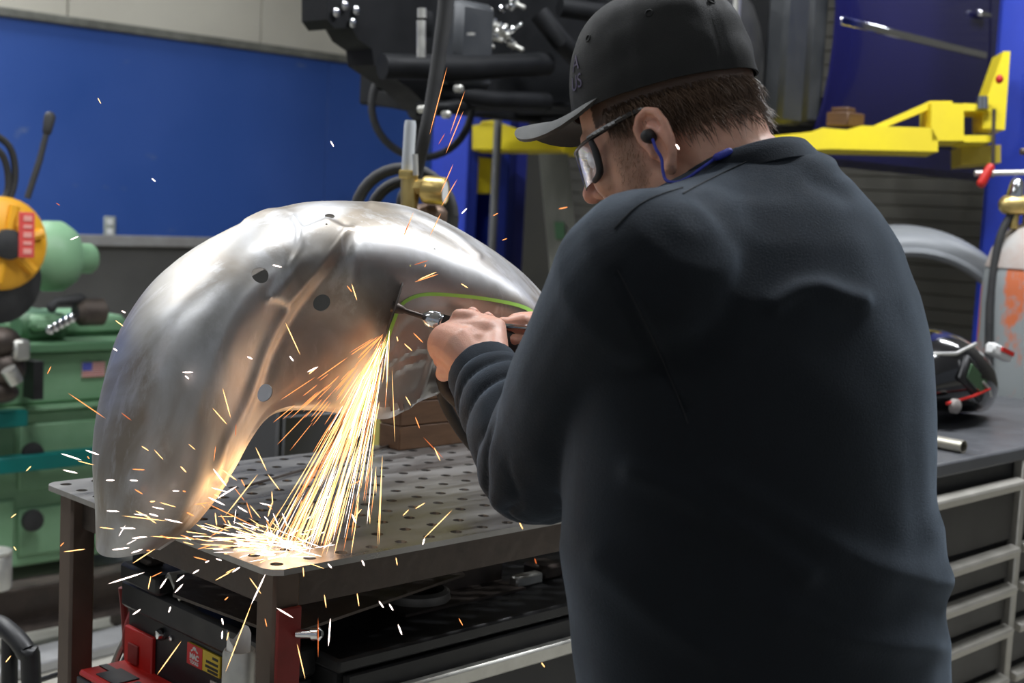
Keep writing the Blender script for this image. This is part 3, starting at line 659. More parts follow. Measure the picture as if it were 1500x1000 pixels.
for x in (-.46, .54):
    for y in (-.17, .2): G().span((x-.02, y-.02, 0), (x+.02, y+.02, .68)).build('leg', m_black, tb)
p = at(1320, 520, 4.15); arch('spare_fender', 'silver grey arched spare fender behind the man and gas cylinder', Vector((p.x, p.y, 1.0)), .405, .325, 28, 180, .16, mat('grey_primer', (.15, .16, .17), (.19, .2, .21), 5, .45, .55), -.05)
tb = thing('black_rack', 'black steel rack under the silver grey spare fender', 'rack', Vector((p.x, p.y, 0)), -.05)
for z_ in (.96, .5): G().span((-.5, -.12, z_), (.22, .14, z_+.04), .004).build('shelf', m_black, tb)
for x in (-.47, .19):
    for y in (-.1, .12): G().span((x-.018, y-.018, 0), (x+.018, y+.018, .96)).build('leg', m_black, tb)

# ================================================================== vehicle on the lift
m_navy = mat('navy_car_paint', (.012, .012, .075), (.014, .014, .085), 3, .18, coat=.7)
m_under = mat('dark_chassis', (.005, .0055, .0062), (.010, .0105, .012), 6, .5, .7, spec=.2)
m_dgrey = mat('dark_grey_steel', (.03, .033, .037), (.045, .048, .052), 6, .4, .6)
car = thing('lifted_truck', 'dark navy vehicle body and chassis raised on the yellow lift arms', 'vehicle', UV(2.6, 2.0, 1.72), R45)
IC = rootmat(car).inverted()
def K(p): return IC @ p
VN = 1.15   # near side plane v
def side(x, y, dv=0): return K(hit_v(x, y, VN+dv))
# cab side (door, rocker) in navy: panels with curvature
def bodypanel(u0, u1, prof, name, m):
    rows = [[Vector((u, VN-2.0+y, z)) for y, z in prof] for u in np.linspace(u0, u1, 8)]
    g = G().grid(rows); o = bpy.data.objects.new('x', g.mesh('x')); COL.objects.link(o); s2 = o.modifiers.new('s', 'SOLIDIFY'); s2.thickness = .012; s2.offset = -1
    return link(name, evaluated(o, name), m, car, 40)
ua = side(1212, 60).x; ub = ua+1.05; uc = ub+.95
prof_d = [(.03, -.02), (.005, .06), (-.012, .16), (-.02, .26), (-.02, .36), (-.012, .45), (.0, .6), (.02, .8)]
d1 = bodypanel(ua, ub-.006, prof_d, 'door', m_navy); d2 = bodypanel(ub+.006, uc, prof_d, 'rear_quarter', m_navy)
bodypanel(ua-.01, uc, [(.08, -.12), (.03, -.10), (.015, -.03)], 'rocker', m_navy)
zc1 = side(1222, 30).z; zc2 = side(1432, 66).z
G().span((ua+.02, VN-2.0-.034, zc1-.018), (ub-.02, VN-2.0-.014, zc1+.012), .004).build('chrome_trim', m_chrome, d1)
G().span((ub-.14, VN-2.0-.05, zc1+.13), (ub-.04, VN-2.0-.03, zc1+.15), .006).build('door_handle', m_chrome, d1)
G().span((ua, VN-2+.1, .06), (uc, 2.9-2.0, .1), .01).build('floor_pan', m_under, car)
bodypanel2 = G().span((ua-.02, VN-2.0+.03, .04), (ua+.02, .85, .9), .02).build('firewall', m_under, car)
# grey kick panels / inner structure ahead of the door
for (x0, x1, m_) in ((1150, 1185, m_dgrey), (1186, 1212, m_dgrey)):
    p, q = side(x0, 180), side(x1, 180)
    G().span((p.x, VN-2.0+.02, p.z), (q.x, VN-2.0+.10, .75), .015).build('kick_panel', m_, car)
p = side(1120, 150); G().ell((p.x, VN-2.0+.15, .12), (.17, .08, .28)).build('inner_wheel_house', m_rubber, car)
G().span((side(1098, 100).x, VN-2.0+.06, side(1098, 55).z), (side(1104, 100).x, VN-2.0+.08, .7), .004).build('brake_line', m_alu, car)
# frame rails and crossmembers
uf = K(hit_v(540, 100, 2.2)).x
for vv, us in ((1.9, -.92), (2.6, -.42)):
    G().span((us, vv-2.0-.04, .02), (2.6, vv-2.0+.04, .15), .008).build('frame_rail', m_under, car)
for u_ in (-.3, .5, 1.5): G().span((u_-.06, -.1, .03), (u_+.06, .6, .13), .01).build('crossmember', m_under, car)
G().lathe([(.05, -.1), (.06, -.06), (.06, .56), (.05, .6)], (-.2, 0, .06), (0, 1, 0)).build('axle_tube', m_under, car)
# engine / gearbox mass over the rails
G().span((-.85, -.22, .12), (-.05, .0, .75), .05).build('engine_block', m_under, car)
G().span((-.6, -.12, .03), (-.1, .12, .13), .04).build('oil_pan', m_under, car)
G().lathe([(.16, 0), (.2, .1), (.15, .5), (.11, .8)], (-.15, 0, .25), (1, 0, 0), 20).build('gearbox', m_under, car)
for (y_, z_, r_) in ((-.12, .2, .1), (.14, .35, .08), (.02, .5, .07)): G().lathe([(r_, 0), (r_, .03), (r_*.5, .035), (r_*.5, .05)], (-.86, -.11+y_*.4, z_), (-1, 0, 0)).build('pulley', m_under, car)
for k_ in range(26):
    r_ = random.Random(k_+3); x_, y_ = r_.uniform(672, 752), r_.uniform(2, 66)
    p = K(hit_v(x_, y_, 1.62)); G().lathe([(.012, 0), (.012, .02), (.007, .024), (.007, .05), (0, .055)], p, (r_.uniform(-.5, .5), -1, r_.uniform(-.6, .6)), 10).build('fitting', m_chrome if k_ % 2 else m_alu, car)
for (x_, y0, y1) in ((618, 12, 26), (617, 30, 84), (690, 48, 52)):
    p, q = K(hit_v(x_, y0, 1.40)), K(hit_v(x_, y1, 1.40)); G().cyl(p, q, .012).build('brake_pipe', m_alu, car)
p = K(hit_v(690, 65, 1.5)); G().span((p.x-.05, p.y, p.z-.12), (p.x+.1, p.y+.1, p.z+.12), .02).build('bracket', m_dgrey, car)
# jagged grille support hanging at the front
sp = [(480, -60), (480, 28), (490, 42), (515, 40), (525, 58), (545, 72), (548, 95), (600, 130), (630, 160), (680, 164), (710, 152), (830, 150), (860, 140), (860, 120), (860, 90), (860, -60)]
P = [K(hit_v(x, y, 1.75)) for x, y in sp]; G().prism(P, 0, (0, .12, 0)).build('front_panel', m_under, car)
for (x_, y_) in ((493, 18), (505, 8), (522, 15), (517, 33)): G().ell(K(hit_v(x_, y_, 1.74)), (.012, .008, .014)).build('bolt', m_chrome, car)
for (x0, y0, x1, y1, r_) in ((560, 97, 800, 94, .035), (610, 160, 690, 150, .02), (640, 135, 800, 148, .025), (790, 20, 850, 90, .03), (820, 10, 930, 20, .03), (1100, 170, 1190, 176, .04)):
    G().tube([K(hit_v(x0, y0, 1.55)), K(hit_v((x0+x1)/2, (y0+y1)/2+4, 1.5)), K(hit_v(x1, y1, 1.55))], r_, 12).build('exhaust_pipe', m_under, car)
for x_, y_ in ((615, 160), (650, 168), (668, 130), (1170, 172)): G().lathe([(.011, 0), (.011, .02), (.006, .025)], K(hit_v(x_, y_, 1.45)), (0, -1, 0), 10).build('bush', m_alu, car)

# wheel (hoop with flat spokes) hanging in front of the blue wall
p = at(618, 156, 4.6); hw = thing('steering_wheel', 'thin black steering wheel with flat spoke in front of blue wall', 'steering wheel', p, .25)
g = G(); R_ = .17
g.tube([Vector((R_*math.cos(a), 0, R_*math.sin(a))) for a in np.linspace(0, 2*math.pi, 41)], .013, 10, cap=False).build('rim', m_rubber, hw)
for a in (math.pi*.96, .1, -math.pi/2): G().box((R_*.5*math.cos(a), 0, R_*.5*math.sin(a)), (R_, .012, .05), Matrix.Rotation(-a, 4, 'Y'), .004).build('spoke', m_rubber, hw)
G().lathe([(.05, -.02), (.055, 0), (.045, .03), (0, .035)], (0, 0, 0), (0, -1, 0)).build('hub', m_rubber, hw)
G().cyl((0, .0, 0), (.1, .6, .28), .018).build('column_shaft', m_rubber, hw)

# ================================================================== gas bottle with flow regulator behind the fender
gp = at(628, 330, 2.85); gb = thing('gas_bottle', 'yellow-necked gas bottle with brass flow regulator behind fender', 'gas cylinder', (gp.x, gp.y, 0), 0)
def LG(x, y, d=2.8): return LP(gb, x, y, d)
zn = gp.z
G().lathe([(.09, 0), (.1, .02), (.1, zn-.16), (.085, zn-.08), (.045, zn-.02), (.03, zn)], n=28).build('bottle_body', mat('bottle_yellow', (.55, .5, .12), (.45, .4, .1), 6, .45, .6), gb)
G().lathe([(.034, zn), (.038, zn+.01), (.038, zn+.03), (.028, zn+.042), (.012, zn+.045)], n=24).build('valve_collar', mat('brown_bronze', (.12, .075, .055), (.2, .14, .1), 9, .35, .5, .7), gb)
rg = G().tube([LG(599, 310), LG(600, 285), LG(600, 262)], [.017, .019, .018], 12).build('regulator_body', m_brass, gb)
G().lathe([(.02, 0), (.022, .004), (.022, .014), (.02, .018)], LG(598, 262), (0, 0, 1), 6).build('hex_nut', m_brass, rg)
G().lathe([(.015, -.02), (.018, 0), (.018, .02), (.014, .03)], LG(610, 275), (1, 0, 0), 8).build('valve_barrel', m_brass, rg)
ga = G().lathe([(.008, -.02), (.008, 0), (.027, .003), (.029, .01), (.029, .045), (.027, .05), (.024, .05), (.024, .046), (0, .046)], LG(619, 277), (1, -.25, -.05), 28).build('pressure_gauge', m_brass, rg)
G().lathe([(.024, .0465), (.024, .048), (0, .0485)], LG(619, 277), (1, -.25, -.05), 28).build('gauge_face', m_white, ga)
fl_ = G().lathe([(.0125, -.09), (.0125, .02), (.0105, .03)], LG(600, 198), (.02, 0, 1), 18).build('flow_tube', mat('frosted_tube', (.55, .58, .6), None, 4, .25, spec=.6), rg)
G().cyl(LG(609, 257, 2.78), LG(608, 226, 2.78), .006).build('relief_stem', m_alu, rg)
kb = thing('steel_cabinet', 'low dark grey steel cabinet behind the welding table', 'cabinet', UV(.86, 1.2, 0), R45)
m_cab = mat('dark_grey_cabinet', (.055, .055, .058), (.07, .07, .073), 4, .5, .6)
G().span((0, .012, .06), (.9, .5, .92), .006).build('carcass', m_cab, kb); G().span((.03, .04, 0), (.87, .46, .06)).build('plinth', m_black, kb)
for x0 in (.01, .455):
    d = G().span((x0, 0, .09), (x0+.435, .012, .90), .004).build('door', m_cab, kb)
    hx = x0+.40 if x0 < .2 else x0+.035; G().tube([(hx, -.002, .45), (hx, -.03, .46), (hx, -.03, .58), (hx, -.002, .59)], .006, 8).build('handle', m_alu, d)
# hose drop and coil
t = thing('hanging_hose', 'thick black hose dropping from above behind the fender', 'hose', UV(1.0, 1.2, 0), 0)
def LH(x, y, d): return LP(t, x, y, d)
G().tube([LH(668, -260, 2.95), LH(655, -20, 2.95), LH(646, 60, 2.95), (LH(634, 140, 2.95)), LH(622, 200, 2.95), LH(612, 250, 2.98), LH(600, 330, 3.0), LH(590, 430, 3.05)], [.019, .018, .016, .015, .014, .013, .013, .013], 12, sub=5).build('hose_drop', m_rubber, t)
for k_ in range(3):
    cx, cy, rr = (592, 600, 622)[k_], (318, 322, 300)[k_], (72, 58, 34)[k_]
    G().tube([LH(cx+rr*math.cos(a), cy-rr*math.sin(a), 3.02+.03*k_) for a in np.linspace(0, 2*math.pi, 33)], .013, 10, cap=False).build('hose_loop', m_rubber, t)
G().tube([LH(600, 400, 3.05), LH(598, 600, 3.05), LH(600, 1250, 3.1)], .02, 10).build('hook_stand', m_black, t)

# ================================================================== right side: tool chest, helmet, cylinder
VC = -.05; tcz = .94
rc = thing('drawer_chest', 'long black drawer chest with aluminium pulls at right edge', 'tool chest', UV(1.22, VC, 0), R45)
def LR(x, y, v=VC): return loc_of(rc, x, y, v)
LEN = 1.5
G().span((0, .012, .08), (LEN, .56, tcz-.03), .004).build('body', m_black, rc)
G().span((-.01, -.012, tcz-.03), (LEN+.01, .57, tcz), .005).build('worktop', mat('dark_mat_top', (.06, .062, .068), (.075, .078, .085), 9, .35, .5), rc)
m_warm = mat('satin_aluminium', (.36, .345, .305), (.42, .40, .36), 20, .45, .55, .5)
xp = LR(1485, 800).x
for i, x_ in enumerate((xp, xp-.72, xp+.72)):
    if 0 < x_ < LEN: G().span((x_-.013, -.012, .09), (x_+.013, .012, tcz-.03), .003).build('corner_post', m_warm, rc)
zs_ = [LR(1478, y).z for y in (708, 804, 858, 916, 985)]+[LR(1478, 985).z-.1*k_ for k_ in (1, 2, 3)]
m_drw = mat('drawer_black', (.022, .020, .018), (.03, .027, .024), 8, .4, .5)
for j, (xa, xb) in enumerate(((xp-.70, xp-.018), (xp+.018, xp+.70))):
    xa, xb = max(xa, .01), min(xb, LEN-.01)
    for i, z_ in enumerate(zs_):
        zl = zs_[i+1]+.012 if i+1 < len(zs_) else z_-.1
        d = G().span((xa, .0, zl+.01), (xb, .012, z_-.012), .002).build('drawer', m_drw, rc)
        G().box(((xa+xb)/2, -.012, z_), (xb-xa, .03, .021), Matrix.Rotation(.25, 4, 'X'), .004).build('drawer_pull', m_warm, d)
for x_ in (.1, LEN-.1):
    for y_ in (.08, .48): G().lathe([(.04, -.015), (.04, .015)], (x_, y_, .04), (0, 1, 0)).build('caster', m_rubber, rc)
hp = uvz(onz(1432, 630, tcz)); hs_ = 1.45; hm = thing('welding_helmet', 'glossy black welding helmet lying on the black drawer chest', 'welding helmet', UV(hp.x+.03, hp.y+.16, tcz), R45); hm.scale = (1.3, 1.3, 1.3)
rings = []
for k_ in range(15):
    s_ = k_/14; x_ = -.13+.30*s_; hgt = .155*math.sin(math.pi*min(1, .16+.80*s_))**.6; wd = .115*math.sin(math.pi*(.14+.78*s_))**.55
    rings.append([Vector((x_, wd*math.cos(a), max(.002, .06*(1-s_)*.4+hgt*.52+hgt*.5*math.sin(a)))) for a in np.linspace(0, 2*math.pi, 25)[:-1]])
sh = G().loft(rings).build('shell', m_blackgloss, hm)
G().box((-.02, -.105, .09), (.10, .012, .05), Matrix.Rotation(.5, 4, 'Y'), .004).build('lens_frame', m_black, hm)
G().box((-.02, -.112, .09), (.075, .004, .03), Matrix.Rotation(.5, 4, 'Y'), .002).build('lens', mat('dark_green_glass', (.05, .1, .05), None, 3, .1, coat=.5), hm)
G().tube([(-.1, -.1, .05), (-.03, -.112, .06), (.03, -.113, .07)], .003, 8).build('red_stripe', m_red, hm)
G().tube([(.0, -.113, .085), (.03, -.112, .07), (.045, -.11, .055)], .003, 8).build('silver_stripe', m_alu, hm)
G().tube([(-.12, -.04, .13), (-.06, -.09, .135), (.03, -.08, .148)], .004, 8).build('silver_edge', m_alu, hm)
G().lathe([(.013, 0), (.013, .01), (.008, .014)], (-.08, -.10, .045), (0, -1, 0)).build('pivot_knob', mat('warm_grey', (.3, .27, .25), None, 3, .5), hm)
G().box((.115, -.085, .13), (.08, .02, .022), Matrix.Rotation(.25, 4, 'Y'), .004).build('white_badge', m_white, hm); G().box((.125, -.097, .132), (.05, .004, .008), Matrix.Rotation(.25, 4, 'Y')).build('red_badge_mark', m_red, hm)
ta = onz(1411, 664, tcz)+ZD*.0137; tb_ = onz(1338, 650, tcz)+ZD*.0137; tt = G(); tt.lathe([(.011, 0), (.0135, 0), (.0135, (tb_-ta).length), (.011, (tb_-ta).length), (.011, 0)], (0, 0, 0), tb_-ta, cap=False, n=24)
o = tt.build('steel_tube', mat('satin_tube', (.6, .57, .48), (.5, .47, .4), 9, .3, .4, .8)); o.location = ta; tag(o, 'short pale steel tube lying on drawer chest beside the man', 'tube')
gl = thing('shop_rag', 'crumpled grey rag lying behind the black welding helmet', 'rag', UV(hp.x+.02, hp.y+.42, tcz), R45)
rag = G(); rag.ell((0, 0, .04), (.09, .06, .045), n=28, m=18)
for q in rag.v:
    if q.z > .01: q += Vector((noise.noise(q*30), noise.noise(q*30+Vector((5, 0, 0))), noise.noise(q*25)))*.012
    q.z = max(q.z, .001)
rag.build('rag_cloth', mat('grey_rag', (.25, .27, .29), (.35, .37, .4), 20, .8), gl)
# gas cylinder with worn orange paint
cp = at(1517, 330, 3.95); gc_ = thing('gas_cylinder', 'grey gas cylinder with worn orange paint beside blue lift post', 'gas cylinder', (cp.x, cp.y, 0), 0)
zt3 = cp.z
m_cyl = mat('worn_orange_grey', (.27, .29, .29), (.55, .14, .05), 7, .5, .6, lo=.54, hi=.6, detail=8, stretch=(1, 1, .6))
G().lathe([(.125, 0), (.135, .02), (.135, zt3-.19), (.13, zt3-.14), (.11, zt3-.07), (.075, zt3-.02), (.04, zt3)], n=36).build('cylinder_body', m_cyl, gc_)
G().lathe([(.13, zt3-.125), (.115, zt3-.07), (.08, zt3-.02), (.042, zt3+.002)] , n=36, cap=False).build('shoulder_coat', mat('grey_white_paint', (.42, .43, .42), (.35, .25, .2), 5, .5), gc_)
G().lathe([(.038, zt3), (.036, zt3+.05), (.02, zt3+.055), (.018, zt3+.10), (.022, zt3+.105), (.022, zt3+.13), (.01, zt3+.14)], n=20).build('valve', m_brass, gc_)
def LC(x, y, d=3.92): return LP(gc_, x, y, d)
rgl = G().chain([LC(1478, 300), LC(1500, 300)], [.03, .03]).build('regulator', m_brass, gc_)
G().chain([LC(1486, 288), LC(1490, 270)], [.025, .02]).build('regulator_bonnet', m_chrome, rgl)
G().cyl(LC(1487, 315), LC(1484, 335), .012).build('outlet_stem', m_brass, rgl)
G().tube([LC(1490, 308), LC(1478, 320), LC(1466, 345), LC(1458, 380), LC(1452, 430), LC(1449, 480), LC(1448, 700)], .012, 10, sub=5).build('gas_hose', m_rubber, gc_)
G().cyl(LC(1428, 254), LC(1540, 252), .008).build('tee_bar', m_alu, gc_); G().cyl(LC(1517, 300), LC(1517, 225), .008).build('tee_stem', m_alu, gc_)
G().chain([LC(1450, 246, 3.9), LC(1438, 268, 3.9)], [.013, .014]).build('red_grip', m_red, gc_)
G().cyl(LC(1495, 222), LC(1545, 220), .01).build('key_bar', m_steel_dark, gc_)
# ================================================================== the man
F_ = Vector((-.707, .707, 0)); L_ = Vector((-.707, -.707, 0))
tc0 = at(1105, 700, 1.46)
man = thing('person', 'man in black cap, safety glasses and black sweatshirt cutting the fender', 'person', (tc0.x, tc0.y, 0), 0)
def ring(c, a, b, n=28, F=F_, L=L_, tilt=0, flat=1.0):
    Fz = F*math.cos(tilt)+Vector((0, 0, math.sin(tilt)))
    return [c + L*(a*math.cos(2*math.pi*k/n)) + Fz*(b*math.sin(2*math.pi*k/n)) for k in range(n)]
# ---- head frame
hyaw = Vector((-.87, .493, 0)).normalized(); pit = math.radians(22)
hf = hyaw*math.cos(pit) - Vector((0, 0, math.sin(pit))); hl = Vector((0, 0, 1)).cross(hyaw).normalized(); hu = hf.cross(hl)
HO = at(950, 202, 1.45) - hl*.076
HM = Matrix((hf, hl, hu)).transposed()
def H(x, y, z): return HO + hf*x + hl*y + hu*z
def hinv(p): return HM.transposed() @ (Vector(p)-HO)
def hring(z, xc, rx, ry, n=24, sq=1.0):
    out = []
    for k in range(n):
        a = 2*math.pi*k/n; c, s_ = math.cos(a), math.sin(a)
        out.append(H(xc+rx*(abs(c)**sq)*(1 if c > 0 else -1), ry*(abs(s_)**sq)*(1 if s_ > 0 else -1), z))
    return out
neckb = at(1078, 262, 1.49)
def skull(g):
    g.ell(H(-.004, 0, .045), (.100, .077, .086), HM, 28, 18)
    g.loft([hring(z, xc, rx, ry, sq=.85) for z, xc, rx, ry in ((.075, .022, .074, .062), (.045, .024, .073, .068), (.015, .025, .068, .070), (-.02, .026, .066, .070), (-.05, .03, .062, .066), (-.08, .036, .055, .057), (-.105, .046, .042, .042), (-.118, .056, .022, .022))])
    for s_ in (-1, 1):
        g.ell(H(-.004, .045*s_, -.055), (.045, .028, .04), HM); g.ell(H(.066, .038*s_, -.018), (.026, .026, .026), HM)
        g.ell(H(.064, .034*s_, -.055), (.03, .026, .03), HM)
        g.ell(H(.098, .011*s_, -.024), (.012, .008, .0085), HM)
        # ear: bowl, rim, lobe
        X = HM @ (Matrix.Rotation(s_*-.35, 3, 'Z') @ Matrix.Rotation(.25, 3, 'Y'))
        c = H(-.014, .082*s_, -.009)
        g.ell(c, (.019, .0055, .031), X)
        g.tube([c+X @ Vector((x, .006*s_, z)) for x, z in ((.014, .0), (.018, .012), (.016, .026), (.006, .034), (-.008, .034), (-.018, .025), (-.021, .01), (-.019, -.008), (-.012, -.022), (-.003, -.031), (.006, -.032))], [.004, .0045, .005, .005, .005, .005, .005, .005, .0052, .006, .005], 10)
        g.tube([c+X @ Vector((x, .007*s_, z)) for x, z in ((-.012, -.016), (-.011, .0), (-.006, .012), (.002, .02))], .0035, 8)
        g.ell(c+X @ Vector((.013, .005*s_, -.006)), (.005, .005, .008), X)
        g.ell(c+X @ Vector((.002, .003*s_, -.031)), (.009, .006, .010), X)
    g.chain([H(.090, 0, .03), H(.100, 0, .008), H(.110, 0, -.008), H(.116, 0, -.019)], [.009, .0085, .0105, .012], 12)
    g.chain([H(.08, -.045, .032), H(.092, -.02, .033), H(.093, 0, .03), H(.092, .02, .033), H(.08, .045, .032)], [.01, .011, .01, .011, .01])
    g.chain([H(.08, -.022, -.055), H(.094, 0, -.052), H(.08, .022, -.055)], [.006, .0085, .006]); g.chain([H(.08, -.018, -.066), H(.091, 0, -.065), H(.08, .018, -.066)], [.006, .0085, .006])
    g.ell(H(.078, 0, -.1), (.022, .026, .02), HM)
    g.chain([H(-.035, 0, .0), H(-.045, 0, -.06), neckb + Vector((0, 0, .02)), neckb - Vector((0, 0, .06))], [.066, .066, .068, .08], 22)
    g.chain([H(.01, 0, -.07), neckb + hf*.03 + Vector((0, 0, -.03))], [.05, .06], 18)
# ---- joints
TOR = [  # px centre, depth, lateral half, front-back half
 (1118, 1060, 1.47, .215, .185), (1121, 1000, 1.47, .222, .185), (1112, 900, 1.465, .226, .183), (1100, 800, 1.46, .228, .183), (1104, 700, 1.46, .23, .175), (1108, 600, 1.46, .235, .168),
 (1106, 500, 1.46, .238, .162), (1106, 420, 1.46, .228, .152), (1108, 350, 1.465, .196, .136), (1112, 300, 1.47, .150, .117), (1122, 258, 1.475, .095, .092), (1112, 228, 1.48, .070, .070), (1095, 214, 1.485, .05, .05)]
shl = at(950, 424, 1.335); ell_ = at(792, 680, 1.535); wrl = at(704, 540, 1.695)
shr = at(1185, 395, 1.64); elr = at(1000, 590, 1.76); wrr = at(822, 492, 1.83)
# tool line
T0 = at(578, 450, 1.748); T1 = at(800, 522, 1.775); TX = (T1-T0).normalized()
def TP(s): return T0+TX*s      # s metres from the cutting wheel
TL = (T1-T0).length
def hand_left(g):
    kn = at(655, 500, 1.775); pl = wrl.lerp(kn, .5)
    g.chain([wrl, pl + Vector((0, 0, .006)), kn.lerp(pl, .25)], [.029, .033, .030], 16)
    across = (at(668, 472, 1.775)-at(652, 552, 1.755)).normalized()
    ks = [at(663, 482, 1.776), at(652, 502, 1.772), at(650, 522, 1.768), at(654, 543, 1.76)]
    for i, k in enumerate(ks): g.chain([wrl.lerp(k, .35), k], [.016, .0125], 12)
    # fingers curl round the far side of the grinder body
    for i, k in enumerate(ks):
        ax = TP(.105+.021*i)*1.0; back = FW
        a = k + FW*.028 + UP*(-.004) - RT*.004; b = ax + FW*.028 - UP*.004; c = ax + FW*.026 + UP*.022 + RT*.004; e = ax + UP*.026 - FW*.002
        g.chain([k, a], [.0115, .0105], 12); g.chain([a, b], [.0105, .010], 12); g.chain([b, c, e], [.0098, .0092, .008], 12)
    # thumb along the top of the tool
    th = [wrl.lerp(kn, .25)+UP*.022+RT*.008, at(702, 478, 1.762), at(690, 466, 1.768), at(674, 464, 1.775)]
    g.chain(th, [.018, .0155, .0125, .0105], 14); g.chain([at(712, 490, 1.755), at(668, 490, 1.77)], [.024, .02], 14)
    g.chain([wrl+UP*.012+RT*.012, at(722, 480, 1.765), at(700, 473, 1.768)], [.025, .018, .014], 14)
def hand_right(g):
    kn = at(762, 482, 1.815); pl = wrr.lerp(kn, .55)
    g.chain([wrr, pl, kn], [.028, .029, .023], 16)
    ks = [at(763, 472, 1.80), at(768, 486, 1.812), at(776, 494, 1.826), at(786, 500, 1.84)]
    for i, k in enumerate(ks):
        ax = TP(.150+.019*i); a = ax + UP*.024 + FW*(-.012); b = ax - FW*.027 + UP*.002; c = ax - FW*.022 - UP*.02
        if i == 0: g.chain([wrr.lerp(k, .5), k, at(745, 476, 1.80), at(726, 478, 1.80)], [.015, .0125, .0105, .009], 12); continue
        g.chain([wrr.lerp(k, .5), k], [.014, .0115], 12); g.chain([k, ax + UP*.02 + FW*.012], [.0115, .0105], 12); g.chain([ax + UP*.02 + FW*.012, ax+FW*.026, ax + FW*.02 - UP*.02], [.0105, .0098, .0085], 12)
    g.chain([wrr.lerp(kn, .3)-UP*.016, at(775, 508, 1.80), at(752, 500, 1.79)], [.017, .0135, .0105], 12)
hipz = .90
bc = Vector((at(1118, 1000, 1.47).x, at(1118, 1000, 1.47).y, 0))
def legs(g, grow):
    for s_ in (-1, 1):
        h = bc + L_*(.10*s_); 
        g.tube([h+Vector((0, 0, .98)), h+Vector((0, 0, .80)), h+F_*.01+L_*(.02*s_)+Vector((0, 0, .5)), h+L_*(.03*s_)-F_*.01+Vector((0, 0, .3)), h+L_*(.03*s_)-F_*.02+Vector((0, 0, .07))], [.115+grow, .11+grow, .072+grow, .066+grow, .045+grow], 20)
        g.chain([h+L_*(.03*s_)-F_*.03+Vector((0, 0, .05)), h+L_*(.035*s_)+F_*.14+Vector((0, 0, .042))], [.04+grow*.2, .036+grow*.2], 16)
def body_core(g):
    g.loft([ring(at(x, y, d), a-.02, b-.02) for x, y, d, a, b in TOR])
    g.loft([ring(bc+Vector((0, 0, z)), a, b) for z, a, b in ((.78, .16, .13), (.86, .19, .155), (.93, .2, .165), (1.0, .2, .165))])
    g.chain([shl, shl.lerp(ell_, .5), ell_], [.075, .06, .05], 18); g.chain([ell_, ell_.lerp(wrl, .4), wrl], [.05, .044, .028], 18)
    g.chain([shr, shr.lerp(elr, .5), elr], [.075, .06, .05], 18); g.chain([elr, elr.lerp(wrr, .4), wrr], [.05, .044, .028], 18)
g = G(); skull(g); body_core(g)
wrl_, wrr_ = wrl, wrr; wrl = wrl+FW*.03; wrr = wrr+FW*.03; T0 = T0+FW*.034; gh = G(); hand_left(gh); hand_right(gh); T0 = T0-FW*.034; wrl, wrr = wrl_, wrr_
for q in gh.v: q -= FW*.03
g.add(gh.v, gh.f)
legs(g, -.012)
me = remeshed(g, 'body', .0026, 5, .5)
hb = BVHTree.FromPolygons([v.co.copy() for v in me.vertices], [tuple(p.vertices) for p in me.polygons])
# masks: hair (scalp) and beard, as inherent colour
ca = me.color_attributes.new('mask', 'FLOAT_COLOR', 'POINT'); buf = np.zeros((len(me.vertices), 4), np.float32); buf[:, 3] = 1
def beard_amt(q):
    x, y, z = q; ay = abs(y)
    if z > .035 or z < -.15 or x < -.005: return 0
    v = 0
    side_ = max(0, 1-abs(x-.030)/.022) if z > -.045 else 0           # sideburn strip
    if side_ and ay > .05: v = max(v, min(1, side_*1.6)*(1.0 if z > -.02 else .75))
    if z < -.025 and x > .0 and ay > .03: v = max(v, .75*min(1, max(0, (-.025-z)/.03))*min(1, max(0, (x-.0)/.025)))
    if z < -.045 and x > .06: v = max(v, .8)
    if z < -.095: v = max(v, .8)
    return v
for v in me.vertices:
    q = hinv(v.co)
    if q.length < .22:
        buf[v.index, 0] = beard_amt(q)
        hair = 1 if (q.z > .035 and q.x < .062) else (min(1, max(0, (q.z+.006)/.010)) if q.x < -.022 else 0)
        buf[v.index, 1] = hair if abs(q.y) < .080 else 0
        buf[v.index, 2] = max(0, 1-(q-Vector((.116, 0, -.019))).length/.03)+max(0, 1-(q-Vector((-.012, .085, .0))).length/.045)*.8
    else:
        buf[v.index, 2] = .35
ca.data.foreach_set('color', buf.ravel())
m_skin = mat('skin', (.66, .38, .27), (.60, .32, .225), 30, .42, .55, 0, .12, 420, sss=.25)
nt = m_skin.node_tree; b_ = nt.nodes['Principled BSDF']; mx = nt.nodes[m_skin['mix']]
at_ = nt.nodes.new('ShaderNodeAttribute'); at_.attribute_name = 'mask'; sp_ = nt.nodes.new('ShaderNodeSeparateColor'); nt.links.new(at_.outputs['Color'], sp_.inputs[0])
prev = mx.outputs[2]
for ch, col, fac in ((2, (.62, .24, .18), .6), (0, (.17, .09, .05), .62), (1, (.07, .042, .028), .95)):
    mu = nt.nodes.new('ShaderNodeMath'); mu.operation = 'MULTIPLY'; mu.inputs[1].default_value = fac; mu.use_clamp = True; nt.links.new(sp_.outputs[ch], mu.inputs[0])
    m3 = nt.nodes.new('ShaderNodeMix'); m3.data_type = 'RGBA'; m3.inputs[7].default_value = (*col, 1); nt.links.new(mu.outputs[0], m3.inputs[0]); nt.links.new(prev, m3.inputs[6]); prev = m3.outputs[2]
nt.links.new(prev, b_.inputs['Base Color'])
MI = rootmat(man).inverted(); me.transform(MI); link('body', me, m_skin, man, 0)
me.polygons.foreach_set('use_smooth', [True]*len(me.polygons))
for s_ in (-1, 1): G().ell(H(.082, .031*s_, .01), (.0125,)*3, HM).build('eye', m_white, man, True)
